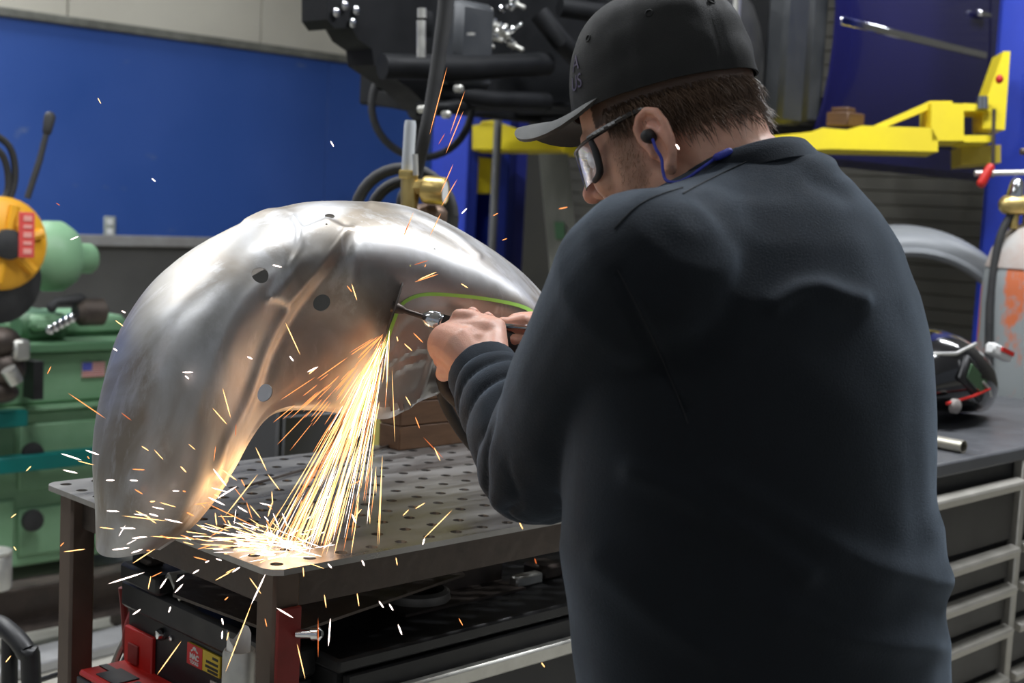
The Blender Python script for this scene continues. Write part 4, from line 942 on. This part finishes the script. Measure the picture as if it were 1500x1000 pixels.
# thumb nail
G().ell(at(672, 461, 1.766), (.004, .002, .0045), Matrix((RT, FW, UP)).transposed()).build('thumb_nail', mat('nail', (.75, .5, .42), None, 4, .3), man, True)
# ---- hair strands
CP = Matrix.Rotation(math.radians(-5), 3, 'Y')   # worn tipped up at the front
CX = HM @ CP; CO = H(-.002, 0, .052)
def Cp(x, y, z): return CO + CX @ Vector((x, y, z))
m_hair = mat('brown_hair', (.10, .06, .038), (.16, .10, .065), 60, .42, .5)
def strands(n, region, length, name, m, seed, w=.00035, lift=.35, down=(-.35, 0, -1)):
    r = random.Random(seed); g = G(); cnt = 0; tries = 0
    while cnt < n and tries < n*40:
        tries += 1
        th = r.uniform(0, 2*math.pi); z_ = r.uniform(-.13, .06)
        if not region(None): pass
        o = H(0, 0, z_); d = (hf*math.cos(th)+hl*math.sin(th)); h = hb.ray_cast(o+d*.2, -d, .25)
        if h[0] is None: continue
        q = hinv(h[0]); k = region(q)
        if k is None or r.random() > k: continue
        nrm = h[1]; dn = HM @ Vector(down); tang = (dn-nrm*dn.dot(nrm)).normalized()
        tang = (tang + HM @ Vector((r.uniform(-.35, .35), r.uniform(-.35, .35), r.uniform(-.3, .3)))).normalized()
        ln = length*r.uniform(.6, 1.3); p0 = h[0]-nrm*.001; p1 = p0+tang*ln*.5+nrm*ln*lift; p2 = p0+tang*ln+nrm*ln*lift*r.uniform(.5, 1.5)
        sd = tang.cross(nrm)*w
        g.add([p0-sd, p0+sd, p0+nrm*w*1.5, p1-sd*.8, p1+sd*.8, p1+nrm*w, p2], [(0, 1, 4, 3), (1, 2, 5, 4), (2, 0, 3, 5), (3, 4, 6), (4, 5, 6), (5, 3, 6)]); cnt += 1
    return g.build(name, m, man, True, 0, fix=False)
def hreg(q):
    if q is None: return 1
    cz_ = (CX.transposed() @ (H(*q)-CO)).z
    if cz_ > -.004: return None
    if abs(q.y) > .082: return None
    if q.x < -.022 and q.z > .004+.004*math.sin(q.x*300): return 1
    if q.x < -.03 and q.z > -.012: return .15
    if -.022 <= q.x < .045 and q.z > .03: return 1
    return None
hr = strands(5200, hreg, .022, 'hair', m_hair, 1, .0004, .22); hr['kind'] = 'stuff'
def breg(q):
    if q is None: return 1
    a = beard_amt(q); return a if a > .1 else None
bd = strands(4200, breg, .006, 'beard', mat('beard_brown', (.24, .135, .075), (.32, .19, .11), 60, .5), 2, .00016, .25, (.2, 0, -1)); bd['kind'] = 'stuff'
# ---- cap
m_cap = mat('black_cap_twill', (.0095, .0098, .0095), (.014, .0143, .0135), 40, .7, .8, 0, .2, 900, spec=.3)
rings = []; NK = 72
for i in range(22):
    s_ = i/21; zz_ = .118*math.sin(s_*math.pi/2)**.92; k_ = math.cos(s_*math.pi/2)**.62 if s_ < 1 else 0
    row = []
    for k in range(NK):
        a = 2*math.pi*k/NK; c, sn = math.cos(a), math.sin(a)
        rx = (.1085*(1-.10*s_*max(c, 0)) if c > 0 else .1075)*(1+.015*s_); ry = .0885
        seam = -.0022*math.exp(-((((a % (math.pi/3))-math.pi/6)/.03)**2))*(k_ > .05)
        wr = .0028*noise.noise(Vector((c*3, sn*3, zz_*40)))*(1 if c < .3 else .4)
        kk = max(k_, .004); row.append(Cp((rx+seam+wr)*c*kk - (.006*s_ if c < 0 else 0), (ry+seam+wr)*sn*kk, zz_))
    rings.append(row)
inn = [[p*1.0 for p in rings[0]]]
g = G().loft(rings, cap=False)
o = bpy.data.objects.new('x', g.mesh('x')); COL.objects.link(o)
bm = bmesh.new(); bm.from_mesh(o.data); bmesh.ops.recalc_face_normals(bm, faces=bm.faces[:]); bm.to_mesh(o.data); bm.free()
s2 = o.modifiers.new('s', 'SOLIDIFY'); s2.thickness = .0025; s2.offset = -1
cme = evaluated(o, 'cap'); cbv = BVHTree.FromPolygons([v.co.copy() for v in cme.vertices], [tuple(p.vertices) for p in cme.polygons]); cme.transform(MI); cap = link('cap', cme, m_cap, man, 60)
# visor
rows = []
for i in range(13):
    s_ = i/12; row = []
    for j in range(25):
        t_ = -1+2*j/24; a = t_*math.radians(66); ex = .085*(1-abs(t_)**2.6)
        e_ = s_*(1-abs(t_)**3.4); x_ = .1065*math.cos(a) + e_*.080; y_ = .0875*math.sin(a)*(1-.06*e_); z_ = .004 + .022*e_ - e_*.062*abs(t_)**1.25 - .008*e_*e_
        row.append(Cp(x_, y_, z_))
    rows.append(row)
g = G().grid(rows); o = bpy.data.objects.new('x', g.mesh('x')); COL.objects.link(o); s2 = o.modifiers.new('s', 'SOLIDIFY'); s2.thickness = .0045; s2.offset = 0
vme = evaluated(o, 'visor'); vme.transform(MI); vis = link('visor', vme, mat('cap_visor_twill', (.028, .029, .027), (.036, .037, .035), 40, .6, .7, 0, .2, 900), cap, 50)
for r_ in range(2, 12):  # rows of stitching
    G().tube([p + CX @ Vector((0, 0, .0019)) for p in rows[r_][1:-1]], .00035, 5).build('visor_stitch', _cache['cap_visor_twill'], vis, True)
def on_cap(x, y, z):
    d = (CX @ Vector((x, y, z))).normalized(); h = cbv.ray_cast(Cp(0, 0, .02)+d*.3, -d)
    if h[0] is None: h = cbv.find_nearest(Cp(x, y, z))
    return h[0], h[1]
for x, y, z in ((.05, .075, .06), (-.035, .08, .062), (.05, -.075, .06), (-.035, -.08, .062), (-.09, .03, .06), (-.09, -.03, .06)):
    p, n_ = on_cap(x, y, z); xx, yy, _ = frame(n_)
    G().tube([p+xx*(.0036*math.cos(a))+yy*(.0036*math.sin(a)) for a in np.linspace(0, 2*math.pi, 17)], .0011, 6, cap=False).build('eyelet', m_cap, cap, True)
p, n_ = on_cap(.012, .01, 1); G().ell(p, (.008, .008, .004), CX).build('button', m_cap, cap, True)
m_purple = mat('purple_thread', (.055, .04, .085), None, 4, .5)
for txt, hz, sz in (('ALPHA', .052, .026), ('CUSTOMS', .030, .022)) if False else (('A', .054, .026), ('US', .032, .022)):
    tm = text_mesh(txt, sz, .0002, 'CENTER'); 
    for v in tm.vertices:
        ang = .80 + (v.co.x*-1 if False else -v.co.x)/.1*-1
        d = Vector((math.cos(ang)*.1, math.sin(ang)*.085, hz+v.co.y-.02))
        p, n_ = on_cap(*d); v.co = MI @ (p + n_*(.0009+v.co.z))
    link('cap_lettering', tm, m_purple, cap, 0)
# ---- glasses
m_gf = mat('glasses_frame', (.012, .010, .010), None, 4, .3)
gs = thing_gl = G()
for s_ in (-1, 1): pass
lensrows = lambda z0, z1, off=0: [[H(.115+off-.050*(abs(t_)**2.0), .073*math.copysign(abs(t_)**.9, t_), z0+(z1-z0)*h_ + (0 if h_ > .5 else .010*math.exp(-(t_/.16)**2))) for t_ in np.linspace(-1, 1, 41)] for h_ in np.linspace(0, 1, 7)]
def shell(rows, th, name, m, parent):
    o = bpy.data.objects.new('x', G().grid(rows).mesh('x')); COL.objects.link(o); s2 = o.modifiers.new('s', 'SOLIDIFY'); s2.thickness = th; s2.offset = 0
    e = evaluated(o, name); e.transform(MI); return link(name, e, m, parent, 50)
brow_ = lensrows(-.018, .025)
gls = G().tube(brow_[-1], [.0022]*41, 8).build('safety_glasses', m_gf, man, True)
m_lens = mat('clear_lens', (.92, .93, 1), None, 3, .03, trans=1.0, ior=1.5)
shell(brow_, .0018, 'lens', m_lens, gls)
for s_ in (-1, 1):
    tmpl = G().tube([H(.068, .073*s_, .025), H(.05, .0765*s_, .027), H(.01, .081*s_, .030), H(-.008, .082*s_, .028), H(-.022, .083*s_, .015)], [.0036, .0038, .0034, .003, .0025], 8, sub=4).build('temple', m_gf, gls, True)
    G().tube([H(.066, .0735*s_, .022), H(.064, .0738*s_, .006), H(.067, .072*s_, -.013), H(.080, .064*s_, -.019)], [.0032, .0042, .0042, .003], 10, sub=4).build('side_pad', m_rubber, gls, True)
    for k in range(6):
        if k != 3: G().box(H(.056-.005*k, (.0802+.00045*k)*s_, .0268+.0004*k), (.0042, .0012, .0026), HM.to_4x4()).build('temple_print', mat('temple_white', (.5, .5, .5), None, 4, .5), tmpl, True)
# ---- ear plugs with cord
pl_ = G().chain([H(-.008, .074, -.001), H(-.007, .095, -.002)], [.0085, .0075]).build('ear_plug', m_rubber, man, True)
m_cord = mat('blue_cord', (.02, .03, .28), (.03, .045, .36), 300, .6)
cordp = [at(956, 204, 1.425), at(961, 218, 1.418), at(969, 232, 1.415), at(971, 250, 1.412), at(976, 264, 1.407), at(990, 267, 1.40), at(1005, 262, 1.40), at(1025, 248, 1.405), at(1048, 232, 1.412), at(1070, 222, 1.42)]
G().tube(cordp, .0017, 8, sub=4).build('ear_plug_cord', m_cord, pl_, True)
G().chain([at(1050, 230, 1.408), at(1068, 222, 1.412)], [.004, .004]).build('cord_slider', m_cord, pl_, True)
# ---- sweatshirt
g = G(); g.loft([ring(at(x, y, d), a, b, 90) for x, y, d, a, b in TOR])
g.chain([at(1075, 372, 1.44), at(1005, 404, 1.37), shl], [.090, .092, .096], 20)
g.chain([shl, shl.lerp(ell_, .33), shl.lerp(ell_, .7), ell_], [.10, .090, .080, .070], 22)
g.chain([ell_, ell_.lerp(wrl, .35), ell_.lerp(wrl, .72), wrl.lerp(ell_, .10)], [.068, .060, .052, .043], 22)
g.chain([at(1120, 330, 1.53), shr], [.1, .095], 20); g.chain([shr, shr.lerp(elr, .5), elr], [.092, .082, .066], 20); g.chain([elr, elr.lerp(wrr, .5), wrr.lerp(elr, .18)], [.066, .054, .043], 20)
sme = remeshed(g, 'sweatshirt', .005, 14, .5)
n = len(sme.vertices); co_ = np.zeros(n*3); sme.vertices.foreach_get('co', co_); co_ = co_.reshape(-1, 3); no_ = np.zeros(n*3); sme.vertices.foreach_get('normal', no_); no_ = no_.reshape(-1, 3)
e_ = np.array(ell_); w__ = np.array(wrl); s__ = np.array(shl)
ax = w__-e_; la = np.linalg.norm(ax); tt_ = ((co_-e_)@ax)/la**2; dist = np.linalg.norm(co_-(e_+np.clip(tt_, 0, 1)[:, None]*ax), axis=1)
arm_m = np.clip((.11-dist)/.03, 0, 1)*np.clip((tt_+.35)/.3, 0, 1)*np.clip((1.1-tt_)/.15, 0, 1)
disp = np.zeros(n)
for i in range(n):
    p = Vector(co_[i]); a_ = arm_m[i]
    if a_ > 0:
        ph = tt_[i]*30+5.5*noise.noise(p*13)+ 4*noise.noise(p*6+Vector((3, 1, 2)))
        disp[i] += a_*(.0058*(abs(math.sin(ph/2))**.6*2-1)*(.45+.55*noise.noise(p*9+Vector((9, 0, 0)))*1.2+.2))
    disp[i] += .0035*noise.noise(p*7)+.0016*noise.noise(p*18)*(1-a_*.5)
rel = co_-np.array(CAM); zz = rel@np.array(FW); PX = 750+FPX*(rel@np.array(RT))/zz; PY = 500-FPX*(rel@np.array(UP))/zz
nearm = (zz < 1.62)
for poly, amp, wdt in (([(1135, 445), (1165, 425), (1200, 420), (1235, 432), (1260, 440)], .007, 15), ([(930, 690), (1000, 720), (1080, 770), (1180, 840)], .006, 20), ([(1050, 700), (1150, 760), (1260, 820), (1370, 850)], .006, 22), ([(880, 820), (960, 900), (1050, 960)], .005, 24), ([(1150, 900), (1260, 940), (1370, 945)], .005, 22), ([(1160, 215), (1185, 235), (1215, 240)], .005, 14), ([(905, 400), (950, 500), (1005, 600)], -.004, 9), ([(1195, 265), (1240, 285)], -.003, 16)):
    d_ = pdist(sm(poly, 5)); disp += nearm*amp*np.exp(-(d_/wdt)**2)
# hem bulge low on the back
d_ = pdist([(1392, 780), (1396, 850)]); disp += .010*np.exp(-(d_/30)**2)
co_ += no_*disp[:, None]; sme.vertices.foreach_set('co', co_.ravel()); sme.update()
m_shirt = mat('black_sweatshirt', (.0062, .0072, .0088), (.0082, .0095, .0115), 45, .85, .95, 0, .3, 700, spec=.12)
bs = m_shirt.node_tree.nodes['Principled BSDF']; bs.inputs['Sheen Weight'].default_value = .32; bs.inputs['Sheen Roughness'].default_value = .45; bs.inputs['Sheen Tint'].default_value = (.55, .68, .85, 1)
sbv = BVHTree.FromPolygons([Vector(c) for c in co_], [tuple(p.vertices) for p in sme.polygons])
sme.transform(MI); shirt = link('sweatshirt', sme, m_shirt, man, 0); sme.polygons.foreach_set('use_smooth', [True]*len(sme.polygons))
def on_shirt(x, y):
    d = (at(x, y, 1)-CAM).normalized(); h = sbv.ray_cast(CAM, d); return h[0], h[1]
# collar rib
cn_ = at(1077, 262, 1.488); ct_ = (F_*.079-Vector((0, 0, .040))); cn2 = L_.cross(ct_).normalized(); cn2 = cn2 if cn2.z > 0 else -cn2
rr_ = [[cn_ + (L_*math.cos(a)*.077+ct_*math.sin(a))*q_ + cn2*h_ for q_, h_ in ((1.10, -.02), (1.06, -.006), (1.0, .006), (.965, .008), (.95, .002), (.97, -.012), (1.02, -.024))] for a in np.linspace(0, 2*math.pi, 57)]
G().loft(rr_, cap=False).build('collar', m_shirt, shirt, True)
# seams
m_seam = mat('seam_thread', (.008, .009, .011), None, 4, .9)
for poly in ([(1165, 214), (1120, 226), (1075, 246), (1030, 268), (1000, 284)], [(1000, 275), (960, 288), (930, 305), (900, 335)], [(905, 395), (945, 470), (985, 560), (1008, 620)]):
    P = [on_shirt(*q) for q in sm(poly, 6)]; P = [p+n_*.0006 for p, n_ in P if p is not None]
    if len(P) > 3: G().tube(P, .0006, 6).build('seam', m_seam, shirt, True)
# cuffs
for w1, e1, r_ in ((wrl, ell_, .043), (wrr, elr, .041)):
    d_ = (w1-e1).normalized(); c_ = w1-d_*.016
    x, y, _ = frame(d_); rr = [(r_+.002, -.03), (r_+.0045, -.015), (r_+.003, .006), (r_-.003, .012), (r_-.008, .008)]
    G().loft([[c_+d_*z+x*(q*math.cos(2*math.pi*k/28))+y*(q*math.sin(2*math.pi*k/28)) for k in range(28)] for q, z in rr], cap=False).build('cuff', m_shirt, shirt, True)
# trousers, boots
g = G(); legs(g, .012); g.loft([ring(bc+Vector((0, 0, z)), a, b) for z, a, b in ((.76, .17, .14), (.86, .20, .165), (.95, .21, .175), (.99, .21, .175))])
tme = remeshed(g, 'trousers', .008, 5); tme.transform(MI); link('trousers', tme, mat('dark_jeans', (.02, .023, .035), (.03, .035, .05), 30, .8), man, 60)
for s_ in (-1, 1):
    h = bc + L_*(.13*s_)-F_*.02
    g = G(); g.tube([h-F_*.05+Vector((0, 0, .055)), h+Vector((0, 0, .055)), h+F_*.08+Vector((0, 0, .05)), h+F_*.16+Vector((0, 0, .045)), h+F_*.195+Vector((0, 0, .04))], [.042, .05, .052, .05, .03], 18); g.tube([h+Vector((0, 0, .05)), h+Vector((0, 0, .16))], [.058, .06], 18)
    for q in g.v: q.z = max(q.z, .001)
    g.build('boot', m_black, man, True)

# ================================================================== cut-off tool in his hands
tl = thing('cutoff_tool', 'chrome and red air die grinder with thin cutting wheel in his hands', 'grinder', T0, 0)
G().lathe([(.003, -.0008), (.033, -.0008), (.034, 0), (.033, .0008), (.003, .0008)], T0, TX, 40).build('cutting_wheel', mat('abrasive_wheel', (.05, .04, .035), (.08, .065, .055), 60, .8), tl, True)
G().lathe([(.0, -.005), (.007, -.004), (.007, .004), (.005, .012), (.0034, .014), (.0034, .040)], T0, TX, 16).build('mandrel', m_steel_dark, tl, True)
co2 = G().lathe([(.0045, .037), (.011, .044), (.0125, .05), (.0125, .058), (.010, .060)], T0, TX, 20).build('collet_nut', m_chrome, tl, True)
G().lathe([(.011, .060), (.0135, .062), (.0135, .074), (.011, .076)], T0, TX, 6).build('hex_collar', m_chrome, tl, True)
G().lathe([(.013, .076), (.0155, .078), (.0165, .11), (.0165, .13)], T0, TX, 24).build('front_housing', m_alu, tl, True)
G().lathe([(.0165, .13), (.0175, .135), (.0185, TL-.02), (.02, TL+.01), (.018, TL+.02)], T0, TX, 24).build('grip', m_rubber, tl, True)
q0 = TP(TL-.045); G().tube([q0-UP*.012, q0+TX*.03-UP*.02, q0+TX*.075-UP*.028], [.022, .025, .02], 16).build('red_housing', mat('dull_red', (.30, .035, .025), (.24, .03, .02), 8, .5), tl, True)
G().tube([TP(.14)+UP*.02-FW*.01, TP(.18)+UP*.03-FW*.012, TP(.22)+UP*.022-FW*.01], .003, 8).build('throttle_lever', m_chrome, tl, True)
G().tube([TP(TL+.015)-UP*.02, at(770, 560, 1.80), at(700, 600, 1.82), at(655, 575, 1.83), at(645, 540, 1.84), at(652, 590, 1.86), at(690, 650, 1.9), at(740, 690, 1.95)], .008, 10, sub=5).build('air_hose', m_rubber, tl, True)

# ================================================================== sparks
def spark_mat(n, c, s): return mat(n, (0, 0, 0), None, 1, 1, emit=c, estr=s)
m_hot = spark_mat('spark_hot', (1, .55, .20), 3.6); m_org = spark_mat('spark_orange', (1, .32, .09), 2.2); m_wht = spark_mat('spark_white', (1, .80, .72), 5); m_dim = spark_mat('spark_dim', (.9, .2, .05), 1.0)
def streak(g, a, b, r, n=5):
    d = (b-a); x, y, _ = frame(d); vs = [a]
    for t_, q in ((.25, r), (.75, r)): vs += [a+d*t_+x*(q*math.cos(2*math.pi*k/n))+y*(q*math.sin(2*math.pi*k/n)) for k in range(n)]
    vs.append(b); fs = []
    for k in range(n):
        l = (k+1) % n; fs += [(0, 1+l, 1+k), (1+k, 1+l, 1+n+l, 1+n+k), (1+n+k, 1+n+l, 1+2*n)]
    g.add(vs, fs)
R = random.Random(11)
SRC = at(568, 482, 1.745); IMP = onz(430, 808, ZT)
def lerp(a, b, t): return a+(b-a)*t
groups = {m_hot: G(), m_org: G(), m_wht: G()}
for k in range(330):
    T = IMP + UD*R.gauss(.03, .032) + VD*R.gauss(-.0, .03)
    a = R.random()**.8*.85; ln = R.uniform(.10, .42); b = min(1, a+ln)
    S0 = SRC + RT*R.gauss(0, .003) + FW*R.gauss(0, .003); sag = lambda t_: lerp(S0, T, t_)
    streak(groups[R.choice((m_hot, m_hot, m_org, m_wht))], sag(a), sag(b), R.uniform(.0002, .0005))
for k in range(45):  # stray fan beside the stream
    T = IMP + UD*R.gauss(-.10, .06) + VD*R.gauss(.05, .05)+ZD*R.uniform(0, .12); a = R.uniform(.02, .5); streak(groups[m_org], lerp(SRC, T, a), lerp(SRC, T, a+R.uniform(.05, .18)), R.uniform(.0002, .0005))
for m_, g in groups.items():
    o = g.build('spark_stream', m_, None, False, 0, fix=False); tag(o, {'spark_hot': 'bright golden streaks of the spark stream falling to table', 'spark_orange': 'thin orange streaks of the spark stream below the wheel', 'spark_white': 'white hot streaks of the spark stream below the wheel'}[m_.name], 'sparks', 'spark stream', 'stuff')
gb_ = {m_hot: G(), m_wht: G()}
for k in range(220):
    ang = R.gauss(math.pi*1.0, 1.0); el = abs(R.gauss(.05, .16)); d = (RT*math.cos(ang)+Vector((0, 1, 0))*math.sin(ang)*.7+ZD*el).normalized()
    s0 = abs(R.gauss(0, .035)); ln = R.uniform(.006, .04); c = IMP + UD*R.gauss(.0, .02)+VD*R.gauss(.02, .025)+ZD*.004
    streak(gb_[R.choice((m_hot, m_wht))], c+d*s0, c+d*(s0+ln), R.uniform(.0003, .0007))
for m_, g in gb_.items():
    o = g.build('spark_burst', m_, None, False, 0, fix=False); tag(o, 'golden sparks bursting apart where the stream hits table corner' if m_ is m_hot else 'white hot sparks bursting apart where the stream hits table corner', 'sparks', 'spark burst', 'stuff')
LAB = 'small glowing spark flying loose away from the spark stream'
def spark(x0, y0, x1, y1, d, m_, r=.0007):
    a, b = at(x0, y0, d), at(x1, y1, d+R.uniform(-.02, .02)); c = (a+b)/2; g = G(); streak(g, a-c, b-c, r); o = g.build('spark', m_, None, False, 0, fix=False); o.location = c; tag(o, LAB, 'spark', 'loose sparks')
LIST = [(143, 143, 148, 152, 0), (484, 206, 489, 215, 2), (222, 261, 228, 266, 2), (103, 351, 115, 346, 2), (655, 98, 629, 198, 1), (681, 133, 659, 197, 1), (679, 162, 653, 225, 1), (652, 195, 642, 212, 3), (664, 240, 645, 283, 1), (670, 262, 646, 303, 1), (646, 312, 630, 345, 1),
 (722, 316, 730, 312, 1), (818, 306, 832, 303, 1), (735, 352, 743, 349, 1), (676, 313, 684, 305, 2), (82, 297, 88, 301, 3), (178, 455, 184, 458, 2), (169, 469, 181, 478, 0), (166, 510, 172, 514, 2), (69, 548, 75, 536, 1), (99, 575, 155, 613, 1), (177, 604, 193, 616, 3), (399, 388, 413, 391, 2), (271, 550, 277, 555, 2), (267, 545, 283, 545, 2), (424, 521, 430, 529, 2), (362, 522, 370, 526, 2), (450, 545, 466, 537, 2), (452, 548, 462, 540, 0), (326, 568, 338, 612, 0), (311, 597, 333, 622, 0),
 (89, 664, 120, 674, 2), (92, 688, 114, 693, 2), (125, 659, 145, 666, 2), (207, 653, 218, 660, 0), (193, 687, 213, 688, 1), (155, 703, 168, 703, 2), (190, 703, 202, 704, 2), (156, 748, 175, 749, 2), (178, 755, 245, 763, 0), (218, 752, 232, 756, 2), (241, 760, 268, 766, 2), (176, 773, 199, 774, 2), (193, 788, 216, 786, 2), (93, 808, 125, 804, 0), (164, 805, 190, 802, 2), (192, 810, 209, 804, 2), (194, 825, 228, 803, 0), (158, 855, 212, 838, 2), (234, 862, 244, 847, 2), (263, 783, 287, 790, 1), (220, 785, 290, 790, 0), (312, 686, 332, 712, 2), (305, 728, 330, 740, 2), (318, 730, 347, 712, 2), (330, 755, 378, 694, 0), (374, 654, 391, 690, 0), (392, 694, 410, 718, 0), (303, 737, 372, 770, 1),
 (418, 472, 440, 520, 0), (515, 415, 523, 440, 0), (508, 418, 516, 428, 1), (588, 355, 606, 310, 1), (591, 345, 600, 325, 3), (607, 413, 643, 401, 1), (624, 387, 622, 391, 1), (675, 415, 686, 422, 0), (606, 388, 628, 381, 3), (612, 410, 640, 398, 0), (592, 503, 604, 514, 0), (605, 487, 620, 502, 1), (581, 492, 583, 500, 0), (594, 580, 602, 594, 0), (608, 610, 615, 628, 1), (550, 690, 551, 722, 0), (540, 737, 542, 767, 0), (515, 752, 522, 767, 2), (518, 760, 530, 745, 0), (590, 755, 599, 746, 0), (608, 745, 623, 736, 0), (662, 747, 620, 789, 0), (619, 798, 622, 788, 2), (620, 640, 650, 672, 3), (636, 655, 645, 675, 0), (389, 840, 368, 885, 2), (370, 880, 330, 985, 0), (365, 845, 383, 870, 0), (266, 938, 230, 988, 0), (206, 892, 194, 900, 2), (258, 852, 270, 842, 2), (282, 840, 292, 834, 2), (221, 843, 217, 863, 0), (268, 855, 256, 868, 2), (250, 888, 247, 897, 2), (325, 905, 327, 915, 2), (326, 923, 325, 936, 2), (335, 925, 332, 938, 0), (315, 850, 340, 836, 0), (340, 838, 352, 830, 2), (484, 905, 481, 946, 2), (466, 905, 466, 963, 3), (435, 942, 447, 994, 0), (475, 870, 478, 890, 0), (523, 868, 526, 888, 0), (444, 830, 445, 845, 0), (530, 820, 534, 829, 2), (580, 816, 582, 828, 0), (555, 880, 562, 890, 2), (570, 884, 576, 894, 2), (583, 914, 589, 930, 2), (672, 905, 678, 916, 1), (793, 970, 798, 977, 0), (783, 817, 786, 826, 3), (761, 765, 766, 775, 0), (796, 632, 799, 638, 3), (990, 211, 995, 219, 2), (480, 825, 486, 832, 2), (128, 668, 131, 672, 1), (38, 690, 46, 682, 0), (16, 758, 24, 752, 0), (20, 800, 24, 806, 0), (8, 970, 16, 960, 0), (88, 800, 94, 794, 1), (388, 905, 391, 918, 1), (405, 890, 430, 905, 2), (346, 620, 345, 640, 3)]
MS = [m_hot, m_org, m_wht, m_dim]
for x0, y0, x1, y1, k in LIST:
    d = 1.56 if (y0 > 640 and x0 < 640) else (1.42 if x0 > 740 and y0 > 180 else (1.6 if y0 > 380 else 1.75))
    if x0 == 990: d = 1.30
    spark(x0, y0, x1, y1, d, MS[k], .0005 if k != 2 else .0008)
for k in range(70):
    x = R.gauss(330, 70); y = R.gauss(765, 38); a = math.atan2(y-805, x-430)+R.gauss(0, .4); ln = R.uniform(5, 30)
    spark(x, y, x+ln*math.cos(a), y+ln*math.sin(a), R.uniform(1.5, 1.6), R.choice((m_hot, m_wht, m_org)), R.uniform(.0003, .0007))
gl_ = bpy.data.lights.new('spark_glow', 'POINT'); gl_.energy = .6; gl_.color = (1, .55, .22); gl_.shadow_soft_size = .03
o = bpy.data.objects.new('spark_glow', gl_); COL.objects.link(o); o.location = IMP+ZD*.05
